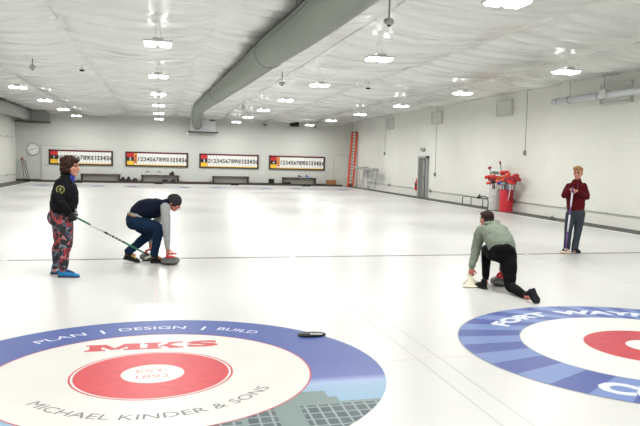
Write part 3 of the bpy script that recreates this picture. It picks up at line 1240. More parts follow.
# extinguisher
p = aX(416.3, 185, XR - .14)
t = thing('fire_extinguisher', 'red fire extinguisher hung on the wall left of the steel doorway', 'fire extinguisher', (XR - .12, p.y, p.z - .26))
x, y, z = XR - .12, p.y, p.z - .28
obj('cylinder', MB().lathe((x, y, z), [(.05, 0), (.095, .015), (.1, .05), (.1, .40), (.07, .47), (.03, .50), (.03, .54)], 20), RED_P, t, True)
obj('label_band', MB().lathe((x, y, z + .22), [(.098, 0), (.103, 0), (.103, .14), (.098, .14)], 20), mat('ext_label', (70, 40, 40), .5), t)
b = MB().box((x, y, z + .57), (.05, .14, .04), bev=.01).box((x, y + .02, z + .61), (.05, .18, .03), bev=.01)
obj('valve', b, RED_P, t)
b = MB().tube([(x, y - .05, z + .56), (x, y - .14, z + .48), (x, y - .13, z + .22)], .014)
obj('hose', b, BLACK, t, True)
obj('wall_bracket', MB().box((XR - .012, y, z + .3), (.022, .1, .5)), RED_P, t)

# conduits with boxes
CG = mat('conduit_grey', (186, 186, 180), .5)
for i, (px, py, lb) in enumerate(((385, 153.5, 'between the trestles and the steel doorway'),
                                  (435.3, 174.5, 'just right of the steel doorway'),
                                  (525.3, 153, 'right of the broom barrels'))):
    p = aX(px, py, XR)
    t = thing('switch_box', 'grey box on a thin pipe ' + lb, 'switch box', (XR, p.y, p.z), 'switch boxes on the right wall')
    obj('pipe', MB().cyl((XR - .02, p.y, p.z), (XR - .02, p.y, 4.5), .010, n=8), CG, t, True)
    b = MB().box((XR - .03, p.y, p.z), (.06, .12, .17), bev=.008)
    obj('box', b, mat('switch_grey', (116, 118, 118), .5), t)
    b = MB().box((XR - .065, p.y, p.z), (.012, .03, .06))
    obj('switch', b, BLACK if i < 2 else RED_P, t)
for pts, lb in ((((367, 180.5), (389, 185.3), (416, 189.6)), 'low thin pipe along the right wall from the trestles to the steel doorway'),
                (((430, 190), (458, 194.5), (490, 199.5)), 'low thin pipe along the right wall from the steel doorway to the barrels'),
                (((513, 199.7), (560, 207), (600, 212.5), (660, 221.5)), 'low thin pipe along the right wall from the barrels to the right edge')):
    P3 = [aX(x, y, XR - .045) for x, y in pts]
    zm = sum(q.z for q in P3) / len(P3)
    P3 = [V((XR - .045, q.y, zm)) for q in P3]
    t = thing('conduit', lb, 'pipe', (XR, P3[0].y, zm), 'low pipes on the right wall')
    obj('pipe', MB().tube(P3, .016, n=8), CG, t, True)
    k = P3[1] if 'trestles' in lb else P3[0]
    obj('junction_box', MB().box((XR - .042, k.y, k.z), (.07, .14, .14), bev=.01), mat('switch_grey', (116, 118, 118), .5), t)
    for q in P3[1:-1]:
        obj('clip', MB().box((XR - .03, q.y - .3, q.z), (.05, .04, .05)), GREYMETAL, t)

for y0, y1, lb, zc in ((14.0, 40.3, 'low thin pipe along the left wall reaching the far left corner', .42), (14.0, 39.6, 'thin sagging cable high on the left wall below the grey duct', 2.62)):
    t = thing('conduit', lb, 'pipe', (XL, y0, zc))
    obj('pipe', MB().tube([(XL + .03, y0 + (y1 - y0) * i / 12, zc + (.05 * math.sin(i * 2.1) if zc > 1 else 0)) for i in range(13)], .014, n=8), CG, t, True)
    for y in (22.0, 30.0, 38.0):
        obj('clip', MB().box((XL + .022, y, zc), (.04, .08, .08)), mat('switch_grey', (116, 118, 118), .5), t)

# low tubular rack
FB_ = mat('rack_black', (60, 62, 62), .4, .4)
q0, q1 = aX(462.5, 203, 12.45), aX(488, 206.5, 12.45)
t = thing('pipe_rack', 'low bent metal pipe rack on the mat left of the barrels', 'rack', (12.45, (q0.y + q1.y) / 2, 0))
y0, y1 = q0.y, q1.y
b = MB().tube([(12.45, y0, 0), (12.45, y0, .28), (12.45, y0 - .05, .34), (12.45, y0 - .2, .36), (12.45, y1 + .2, .36), (12.45, y1 + .05, .34), (12.45, y1, .28), (12.45, y1, 0)], .02, n=8)
obj('rail', b, FB_, t, True)
for u in (.35, .8):
    y = y0 + (y1 - y0) * u
    obj('leg', MB().cyl((12.45, y, 0), (12.45, y, .36), .016), FB_, t, True)
b = MB().cyl((12.38, y0 + (y1 - y0) * .66, .38), (12.52, y0 + (y1 - y0) * .66, .38), .05).box((12.45, y0 + (y1 - y0) * .66, .44), (.05, .04, .14))
b.tube([(12.45, y0 + (y1 - y0) * .66, .42), (12.45, y0 + (y1 - y0) * .85, .46), (12.45, y1, .40)], .02)
obj('valve', b, BLACK, t)
# floor hook on the mat
p = aX(552.5, 214, 12.2)
t = thing('floor_hook', 'small black wire hook standing on the mat left of the maroon sweater player', 'hook', (12.2, p.y, 0))
b = MB().tube([(12.2, p.y + .12, 0), (12.2, p.y + .10, .06), (12.2, p.y, .12), (12.2, p.y - .10, .06), (12.2, p.y - .12, 0)], .012)
obj('hoop', b, BLACK, t, True)
obj('foot', MB().box((12.2, p.y, .006), (.06, .3, .012)), BLACK, t)

# ladder
ORG = mat('ladder_orange', (214, 76, 42), .45, var=.08)
t = thing('ladder', 'tall orange ladder leaning in the far right corner', 'ladder', (12.45, 39.7, 0))
bot = [aY(347.6, 186.5, 39.2), aY(353.0, 186.5, 39.2)]
top = [aY(352.4, 132.3, 39.5), aY(356.8, 132.3, 39.5)]
for q in bot:
    q.z = 0
for q in top:
    q.x = min(q.x, 12.74)
ax = (bot[1] - bot[0]).normalized()
for k in (0, 1):
    d = (top[k] - bot[k])
    zax = d.normalized()
    yax = zax.cross(ax).normalized()
    xax = yax.cross(zax)
    R = Matrix((xax, yax, zax)).transposed()
    obj('rail', MB().box((bot[k] + top[k]) / 2, (.10, .12, d.length), R), ORG, t)
    obj('foot', MB().box(bot[k] + V((0, 0, .02)), (.08, .12, .04), bev=.01), BLACK, t)
for i in range(1, 17):
    u = i / 17
    obj('rung', MB().cyl(bot[0].lerp(top[0], u), bot[1].lerp(top[1], u), .022, n=8), mat('rung_orange', (176, 84, 60), .45), t, True)
obj('top_cap', MB().box((top[0] + top[1]) / 2, (.34, .14, .06), bev=.01), BLACK, t)

# two metal trestles
for k, (px0, px1, py, X, lb) in enumerate(((356.5, 366, 168, 12.35, 'left one of two tall metal trestles by the right wall, nearer the ladder'),
                                           (365.5, 376, 169.5, 12.2, 'right one of two tall metal trestles by the right wall, with splayed leg'))):
    a, c = aX(px0, py, X), aX(px1, py, X)
    z = (a.z + c.z) / 2
    y0, y1 = c.y, a.y
    t = thing('trestle', lb, 'trestle', (X, (y0 + y1) / 2, 0), 'metal trestles by the right wall')
    obj('top_plank', MB().box((X, (y0 + y1) / 2, z), (.34, y1 - y0, .16), bev=.015), ALU, t)
    obj('brace', MB().cyl((X, y0 + .3, .5), (X, y1 - .3, .5), .014, n=6), ALU, t)
    for yy, yb in ((y0 + .08, y0 + (.9 if k else .25)), (y1 - .15, y1 - .25)):
        for s in (-1, 1):
            obj('leg', MB().cyl((X + s * .10, yy, z - .05), (X + s * .22, yb, 0), .02, n=8), ALU, t)

# ---------------------------------------------------------------- barrels and brooms
BX = 12.4


def barrel(px, lb, mm, name='steel_barrel', hh=.80):
    d = ray(px, 200)
    y = CAM.y + d.y * ((BX - CAM.x) / d.x)
    t = thing(name, lb, 'barrel', (BX, y, 0))
    prof = [(.24, 0), (.262, 0), (.262, .02), (.25, .03), (.25, .27), (.262, .285), (.25, .30), (.25, .54), (.262, .555), (.25, .57), (.25, hh - .03), (.264, hh - .02), (.264, hh), (.245, hh), (.24, .06), (.02, .06)]
    obj('shell', MB().lathe((BX, y, 0), prof, 32), mm, t, False)
    obj('hoop', MB().lathe((BX, y, .5), [(.248, 0), (.266, .008), (.248, .016)], 32), mm, t)
    return t, y


_, yr = barrel(506.3, 'red steel barrel full of brooms against the right wall', mat('barrel_red', (196, 30, 46), .4, var=.06))
_, yg = barrel(495.3, 'pale grey barrel full of brooms left of the red barrel', mat('barrel_grey', (190, 192, 190), .45))
BH = {'red': mat('head_red', (206, 42, 44), .6), 'orange': mat('head_orange', (222, 92, 46), .6), 'dark red': mat('head_dkred', (150, 26, 34), .6), 'black': mat('head_black', (40, 38, 40), .6), 'blue': mat('head_blue', (50, 60, 150), .6), 'grey': mat('head_grey', (136, 140, 138), .6)}
SH = [mat('shaft_navy', (40, 48, 96), .4), mat('shaft_white', (214, 214, 214), .4), mat('shaft_black', (34, 34, 36), .4), mat('shaft_red', (170, 34, 40), .4)]
rb = random.Random(3)


def stored_broom(px, py, y, dx, hc, sc, lb, grp, small=False):
    """px,py: sight of the head; it leans out of its barrel at y"""
    foot = V((BX + rb.uniform(-.08, .08), y + rb.uniform(-.08, .08), .03))
    head = aX(px, py, BX + dx)
    t = thing('curling_broom', lb, 'broom', foot, grp)
    obj('handle', MB().cyl(foot, head, .014, n=8), sc, t, True)
    d = (head - foot).normalized()
    side = V((rb.uniform(-1, 1), rb.uniform(-1, 1), rb.uniform(-.2, .2))).normalized()
    side = (side - d * side.dot(d)).normalized()
    s = .5 if small else 1
    R = Matrix((side, d.cross(side), d)).transposed()
    obj('head', MB().box(head + d * .03, (.30 * s, .14 * s, .10), R, bev=.03), BH[hc], t, True)
    obj('socket', MB().cyl(head - d * .06, head + d * .01, .02, .03, n=8), SH[2], t, True)


for (px, py, dx, hc, sc, lb) in (
        (488.5, 177.5, .0, 'red', 1, 'curling broom with red head, leftmost in the grey barrel'),
        (492, 180, -.1, 'dark red', 3, 'curling broom with dark red head leaning left in the grey barrel'),
        (494.5, 182.5, -.15, 'black', 2, 'curling broom with black head low at the front of the grey barrel'),
        (495, 173.5, .1, 'grey', 2, 'curling broom with grey head standing up in the grey barrel'),
        (497, 178, .05, 'red', 3, 'curling broom with red head in the middle of the grey barrel'),
        (498.5, 183, -.12, 'orange', 1, 'curling broom with orange head low on the right of the grey barrel'),
        (490, 183.5, -.15, 'red', 1, 'curling broom with red head low at the left front of the grey barrel'),
        (493, 177, .0, 'orange', 0, 'curling broom with orange head at the back left of the grey barrel'),
        (489.8, 168.5, .1, 'dark red', 2, 'tall thin broom with small dark red tip rising above the grey barrel')):
    stored_broom(px, py, yg, dx, hc, SH[sc], lb, 'brooms stored in the grey barrel', 'small' in lb)
for (px, py, dx, hc, sc, lb) in (
        (500.5, 179, -.05, 'orange', 0, 'curling broom with orange head, leftmost in the red barrel'),
        (502, 174, .1, 'red', 0, 'curling broom with red head at the back of the red barrel'),
        (503.5, 180.5, -.15, 'orange', 1, 'curling broom with orange head at the front of the red barrel'),
        (506, 177, -.05, 'orange', 0, 'curling broom with orange head in the middle of the red barrel'),
        (505, 173, .12, 'red', 2, 'curling broom with red head standing highest among the red barrel heads'),
        (508, 181, -.15, 'dark red', 0, 'curling broom with dark red head low on the right of the red barrel'),
        (510.5, 178, .0, 'red', 1, 'curling broom with red head and white handle leaning right in the red barrel'),
        (513, 179.5, -.1, 'dark red', 2, 'curling broom with dark red head leaning right in the red barrel'),
        (515.5, 176.5, .05, 'red', 1, 'curling broom with red head, rightmost in the red barrel'),
        (501.5, 183.5, -.18, 'blue', 0, 'curling broom with blue head low at the left front of the red barrel'),
        (505, 184, -.2, 'grey', 0, 'curling broom with grey head low at the front middle of the red barrel'),
        (508.5, 175, .1, 'orange', 0, 'curling broom with orange head at the back right of the red barrel'),
        (511.5, 183, -.15, 'red', 1, 'curling broom with red head low at the right front of the red barrel'),
        (517.5, 179, -.02, 'dark red', 2, 'curling broom with dark red head leaning far right out of the red barrel'),
        (500.3, 163.5, .1, 'dark red', 2, 'tall thin broom with small dark red tip rising above the red barrel')):
    stored_broom(px, py, yr, dx, hc, SH[sc], lb, 'brooms stored in the red barrel', 'small' in lb)

# brooms leaning in the far left corner
for px, pxb, mmk, lb in ((21.2, 24.5, 2, 'left one of three brooms leaning in the far left corner'), (22.4, 27.5, 3, 'middle one of three brooms leaning in the far left corner'), (24.2, 29.5, 1, 'right one of three brooms leaning in the far left corner')):
    top_, bt_ = aY(px, 157.5, 40.48), aY(pxb, 181, 39.9)
    bt_.z = 0.06
    t = thing('push_broom', lb, 'broom', (bt_.x, bt_.y, 0), 'brooms leaning in the corner')
    obj('handle', MB().cyl(bt_, top_, .02, n=8), mat('broom_stick', (96, 72, 66), .5), t, True)
    obj('head', MB().box(bt_ + V((0, 0, 0)), (.15, .10, .12), bev=.02), BLACK, t, True)
    obj('grip', MB().cyl(top_ + (bt_ - top_) * .12, top_, .028, n=8), SH[mmk], t, True)

# ================================================================== LAMPS AND CEILING BITS
LED = mat('led_panel', (255, 255, 255), .4, emit=(1, .99, .96), estr=9.0)
LEDU = mat('led_slot', (255, 255, 255), .4, emit=(1, .99, .96), estr=8.0)
HOUSE = mat('lamp_housing', (206, 208, 206), .4)
LZ = 3.9
t0 = thing('ceiling_lamp', 'tmp', 'lamp', (0, 3.2, LZ))
obj('housing', MB().box((0, 3.2, LZ + .042), (.55, .55, .035), bev=.012).box((0, 3.2, LZ + .085), (.22, .4, .05), bev=.01), HOUSE, t0)
for s in (-1, 1):
    b = MB()
    x0 = s * .146
    b.add([(x0 - .108, 2.98, LZ + .02), (x0 + .108, 2.98, LZ + .02), (x0 + .108, 3.42, LZ + .02), (x0 - .108, 3.42, LZ + .02),
           (x0 - .095, 3.02, LZ - .02), (x0 + .095, 3.02, LZ - .02), (x0 + .095, 3.38, LZ - .02), (x0 - .095, 3.38, LZ - .02)],
          [(0, 1, 5, 4), (1, 2, 6, 5), (2, 3, 7, 6), (3, 0, 4, 7), (4, 5, 6, 7), (3, 2, 1, 0)])
    obj('diffuser', b, LED, t0)
    b = MB().box((x0, 3.2, LZ + .064), (.06, .42, .006))
    obj('uplight', b, LEDU, t0)
    obj('hanging_wire', MB().cyl((s * .06, 3.2, LZ + .1), (s * .015, 3.2, 4.45), .003, n=6), GREYMETAL, t0)
ld = bpy.data.lights.new('lamp_glow', 'AREA')
ld.shape = 'RECTANGLE'
ld.size, ld.size_y = .6, .5
ld.energy = 122
ld.color = (1, .99, .965)
lo = bpy.data.objects.new('lamp_glow', ld)
COL.objects.link(lo)
lo.parent = t0
lo.location = (0, 0, -.045)
rows = [(-4.5935, 'row over the leftmost sheet'), (0.0, 'row over the PLAN DESIGN BUILD house'), (4.5935, 'row just right of the big duct'), (9.187, 'row nearest the right wall')]
ordn = ['nearest', 'second', 'third', 'fourth', 'fifth', 'sixth', 'seventh']
first_vis = {0: 3, 1: 1, 2: 0, 3: 1}
used = False
for ri, (x, nm) in enumerate(rows):
    for k in range(-2, 7):
        y = 3.2 + 5.8 * k
        if k < first_vis[ri]:
            lb = 'ceiling lamp outside the picture, place %d in the %s' % (k + 3, nm)
        else:
            lb = '%s visible lamp of the %s' % (ordn[k - first_vis[ri]], nm)
        if not used:
            t0.location = (x, y, LZ)
            t0['label'] = lb
            t0['group'] = 'twin panel ceiling lamps'
            used = True
        else:
            dup(t0, (x, y, LZ), lb, 'twin panel ceiling lamps')

for px, py, zb_, lb in ((389, 22, 4.0, 'round grey sensor on a rod right of the big duct, nearest the viewer'),
                        (282, 83.5, 4.05, 'small hanging sensor on a rod right of the big duct, farther off'),
                        (243.5, 108, 4.05, 'tiny hanging sensor on a rod just right of the far part of the big duct'),
                        (32.5, 67.5, 4.1, 'small hanging sensor on a rod at the upper left of the ceiling')):
    p = aZ(px, py, zb_)
    t = thing('hanging_sensor', lb, 'sensor', (p.x, p.y, zb_), 'sensors hung from the ceiling')
    obj('rod', MB().cyl((p.x, p.y, zb_ + .03), (p.x, p.y, 4.5), .014, n=8), mat('rod_grey', (120, 122, 120), .4), t, True)
    obj('sensor_head', MB().lathe((p.x, p.y, zb_ - .05), [(.03, 0), (.07, .01), (.085, .05), (.085, .09), (.04, .11)], 20), mat('sensor_head', (170, 172, 170), .4), t, True)
    obj('lens', MB().lathe((p.x, p.y, zb_ - .075), [(.01, 0), (.03, .005), (.035, .028)], 14), BLACK, t, True)
for px, py, lb in ((82, 70.5, 'small dark clip on the ceiling seam at the upper left'), (368, 88.5, 'small dark clip on the ceiling right of the big duct')):
    p = aZ(px, py, 4.27)
    t = thing('ceiling_clip', lb, 'clip', (p.x, p.y, 4.25))
    obj('body', MB().box((p.x, p.y, 4.27), (.14, .1, .05), bev=.01), BLACK, t)
    obj('stem', MB().cyl((p.x, p.y, 4.28), (p.x, p.y, 4.5), .01, n=6), GREYMETAL, t)

# ================================================================== CURLING STONES
GRAN = mat('granite', (74, 74, 73), .3, var=.35, vscale=60)
GBAND = mat('granite_band', (104, 104, 100), .5, var=.25, vscale=70)
t = thing('curling_stone', 'grey curling stone with red handle under the crouching man\'s near hand', 'curling stone', (0, 0, 0))
prof = [(.05, .002), (.085, .002), (.11, .012), (.135, .034), (.144, .050)]
prof2 = [(.144, .048), (.1455, .052), (.1455, .076), (.144, .08)]
prof3 = [(.144, .078), (.138, .096), (.118, .112), (.085, .118), (.04, .119)]
obj('running_body', MB().lathe((0, 0, 0), prof, 40), GRAN, t, True)
obj('striking_band', MB().lathe((0, 0, 0), prof2, 40), GBAND, t, True)
obj('top_body', MB().lathe((0, 0, 0), prof3, 40), GRAN, t, True)
hd = MB().lathe((0, 0, .117), [(.085, 0), (.08, .010), (.04, .018)], 28)
hd.loft([(-.045, 0, .122), (-.045, 0, .155), (-.02, 0, .172), (.03, 0, .174), (.085, 0, .170)], [(.022, .02), (.021, .019), (.02, .017), (.021, .017), (.017, .014)], side=(0, 1, 0), n=12)
hobj = obj('handle', hd, RED_P, t, True)
ST1, ST2, ST3 = V((.215, 5.72, 0)), V((-.115, 6.2, 0)), V((4.70, 3.27, 0))
t.location = ST1
dup(t, ST2, 'grey curling stone with red handle under the crouching man\'s far hand, behind his leg', 'curling stones on the ice')
dup(t, ST3, 'grey curling stone with red handle in front of the kneeling player in the green hoodie', 'curling stones on the ice')
t['group'] = 'curling stones on the ice'

# black disc on the ring edge
t = thing('slider_disc', 'flat black oval disc lying on the blue ring of the left house', 'disc', (1.475, .955, 0))
db = MB().lathe((1.475, .955, .003), [(.13, 0), (.138, .004), (.138, .012), (.13, .017), (.02, .019)], 40)
for v_ in db.v:
    v_.y = .955 + (v_.y - .955) * .62
obj('disc_body', db, mat('disc_black', (12, 12, 13), .5, spec=.25), t, True)
b = MB()
for i, (w, hh) in enumerate(((.014, .03), (.018, .022), (.012, .03), (.02, .022), (.014, .026), (.016, .022))):
    b.box((1.475 - .01 + i * .019, .93 - i * .004, .0228), (w, hh, .002))
obj('white_mark', b, WHITE, t)

# ================================================================== PEOPLE
SKIN = mat('skin', (186, 132, 110), .55, spec=.3, var=.05, vscale=14)
SKINP = mat('skin_pink', (178, 108, 92), .55, spec=.3, var=.05, vscale=14)
LIP = mat('lips', (160, 84, 80), .5)
EYEW = mat('eye_dark', (48, 38, 36), .25)
HAIRB = mat('hair_brown', (46, 26, 20), .7, spec=.2, var=.35, vscale=40, bump=.5, bscale=60)
HAIRD = mat('hair_dark_brown', (40, 26, 22), .7, spec=.2, var=.3, vscale=40, bump=.5, bscale=60)
HAIRY = mat('hair_blond', (146, 110, 66), .7, spec=.2, var=.3, vscale=40, bump=.5, bscale=60)


def frame(fwd, upv):
    """columns: forward, left, up"""
    f = V(fwd).normalized()
    u = V(upv)
    u = (u - f * u.dot(f)).normalized()
    l = u.cross(f)
    return Matrix((f, l, u)).transposed()


def head(mb, c, R, s=1.0, ears=True):
    """head about its centre c (between the ears), R = frame(face direction, crown direction)"""
    T = lambda x, y, z: V(c) + R @ (V((x, y, z)) * s)
    # skull, face and jaw
    mb.ball(T(-.012, 0, .035), V((.098, .077, .092)) * s, 20, R)
    mb.ball(T(.020, 0, -.02), V((.075, .066, .098)) * s, 20, R)
    mb.ball(T(.052, 0, -.088), V((.036, .042, .030)) * s, 14, R)
    mb.ball(T(.078, .036, -.018), V((.020, .022, .020)) * s, 10, R)      # cheeks
    mb.ball(T(.078, -.036, -.018), V((.020, .022, .020)) * s, 10, R)
    mb.ball(T(.080, 0, .034), V((.016, .052, .012)) * s, 12, R)          # brow
    mb.loft([T(.090, 0, .022), T(.106, 0, -.004), T(.116, 0, -.026)], [.009 * s, .011 * s, .014 * s], n=10, sub=3)   # nose
    mb.ball(T(.094, 0, -.058), V((.014, .025, .012)) * s, 12, R)         # lips
    if ears:
        for q in (-1, 1):
            mb.ball(T(-.008, q * .080, -.008), V((.020, .010, .032)) * s, 12, R)


def face_bits(person, c, R, s=1.0):
    T = lambda x, y, z: V(c) + R @ (V((x, y, z)) * s)
    for q in (-1, 1):
        obj('eye', MB().ball(T(.088, q * .031, .010), V((.010, .014, .008)) * s, 12, R), EYEW, person, True)
        obj('eyebrow', MB().loft([T(.097, q * .014, .032), T(.096, q * .034, .037), T(.084, q * .052, .031)], [.005 * s] * 3, n=8), HAIRB, person, True)
    obj('mouth', MB().ball(T(.103, 0, -.058), V((.007, .024, .007)) * s, 12, R), LIP, person, True)


def hand(mb, wrist, fdir, pn, thumb, curl=.5, s=1.0, grow=0.0, spread=.12):
    """palm from the wrist along fdir, fingers curl towards pn, thumb side given"""
    w, f, p = V(wrist), V(fdir).normalized(), V(pn)
    p = (p - f * p.dot(f)).normalized()
    t = V(thumb)
    t = (t - f * t.dot(f) - p * t.dot(p)).normalized()
    g = grow
    mb.loft([w - f * .01 * s, w + f * .03 * s, w + f * .075 * s, w + f * .092 * s],
            [(.026 * s + g, .019 * s + g), (.036 * s + g, .016 * s + g), (.042 * s + g, .014 * s + g), (.040 * s + g, .011 * s + g)], side=t, n=14)
    L = ((.040, .026, .020), (.046, .030, .022), (.043, .028, .021), (.034, .021, .018))
    for i in range(4):
        k = 1.5 - i
        base = w + f * (.082 - .004 * abs(i - 1)) * s + t * (.0215 * k * s)
        d = (f + t * (spread * k * .5)).normalized()
        pts = [base - d * .02 * s, base]
        c_ = curl * .55
        for j, l in enumerate(L[i]):
            ca, sa = math.cos(c_), math.sin(c_)
            pts.append(pts[-1] + (d * ca + p * sa) * l * s)
            c_ += curl * (1.0 if j == 0 else .7)
        r = [.0088, .0085, .0080, .0074, .0066]
        mb.loft(pts, [q * s + g for q in r], n=9, sub=3)
    b0 = w + f * .022 * s + t * .022 * s
    d = (f * .62 + t * .70 + p * .35).normalized()
    d2 = (f * .85 + t * .25 + p * (.3 + .3 * curl)).normalized()
    mb.loft([b0, b0 + d * .04 * s, b0 + d * .04 * s + d2 * .034 * s, b0 + d * .04 * s + d2 * .030 * s + (d2 + p * .4 * curl).normalized() * .028 * s],
            [.015 * s + g, .0115 * s + g, .0095 * s + g, .0075 * s + g], n=9, sub=3)


def shoe(person, heel, fwd, upv, L, mup, msole, mlace=None, W=.092, name='shoe', label=None, H=.10):
    """heel = point on the ground under the heel; sole in the plane normal to upv"""
    R = frame(fwd, upv)
    # frame() keeps fwd exact
    T = lambda x, y, z: V(heel) + R @ V((x, y, z))
    b = MB()
    k = L / .28
    pts = [(.035 * k, 0, .045), (.09 * k, 0, .045), (.15 * k, 0, .04), (.21 * k, 0, .032), (.262 * k, 0, .026)]
    rr = [(.033, .045), (.035, .046), (.040, .040), (.046, .030), (.030, .020)]
    b.loft(pts, rr, side=(0, 1, 0), n=20)
    b.loft([(.05 * k, 0, .05), (.055 * k, 0, H)], [(.034, .042 * k), (.036, .044 * k)], side=(0, 1, 0), n=18)
    b.loft([(.085 * k, 0, .085), (.15 * k, 0, .066)], [(.022, .014), (.02, .012)], side=(0, 1, 0), n=12)
    for v in b.v:
        v.y *= W / .092
        v.z = max(v.z, .006)
    me = remesh(b, .006, 4)
    me.transform(Matrix.Translation(V(heel)) @ R.to_4x4())
    o = objm(name, me, mup, person, label)
    out = []
    prof = [(-.002, .026), (.03, .036), (.09, .033), (.15, .036), (.20, .045), (.24, .042), (.268, .026), (.284, .004)]
    for x, y in prof:
        out.append((x * k, y * W / .092))
    for x, y in reversed(prof):
        out.append((x * k, -y * W / .092))
    n = len(out)
    P = [T(x, y, 0) for x, y in out] + [T(x, y, .024) for x, y in out]
    F = [tuple(range(n - 1, -1, -1)), tuple(range(n, 2 * n))] + [(i, (i + 1) % n, n + (i + 1) % n, n + i) for i in range(n)]
    obj('sole', MB().add(P, F), msole, o)
    if mlace:
        l = MB()
        for i in range(4):
            x = (.115 + .026 * i) * k
            z = .104 - .0115 * i
            s_ = .030
            l.tube([T(x, -s_, z - .012), T(x + .004, 0, z + .004), T(x + .012, s_, z - .012)], .009, n=6)
            l.tube([T(x, s_, z - .012), T(x + .006, 0, z + .005), T(x + .012, -s_, z - .012)], .009, n=6)
        obj('laces', l, mlace, o)
    return o


def broom(name, label, top, bottom, side, up_head, segs, head_mat, plate_mat, grip=None, r=.0145, head_len=.20, group=None):
    """delivery broom; segs = [(fraction, material)] from the top"""
    top, bottom = V(top), V(bottom)
    t = thing(name, label, 'broom', bottom, group)
    u = 0
    for nm, fr, mm in segs:
        a, b_ = top.lerp(bottom, u), top.lerp(bottom, fr)
        obj(nm, MB().cyl(a, b_, r, n=12), mm, t, True)
        u = fr
    s = V(side).normalized()
    n = V(up_head).normalized()
    s = (s - n * s.dot(n)).normalized()
    R = Matrix((s, n.cross(s), n)).transposed()
    h = obj('broom_head', MB().box(bottom + n * .012, (head_len, .07, .028), R, bev=.008), plate_mat, t)
    obj('pad', MB().box(bottom - n * .008, (head_len * 1.02, .078, .022), R, bev=.009), head_mat, h)
    obj('swivel', MB().cyl(bottom + n * .012, bottom.lerp(top, .04), .021, .016, n=12), BLACK, t, True)
    obj('end_cap', MB().cyl(top, top + (top - bottom).normalized() * .015, r * 1.1, n=12), BLACK, t, True)
    return t


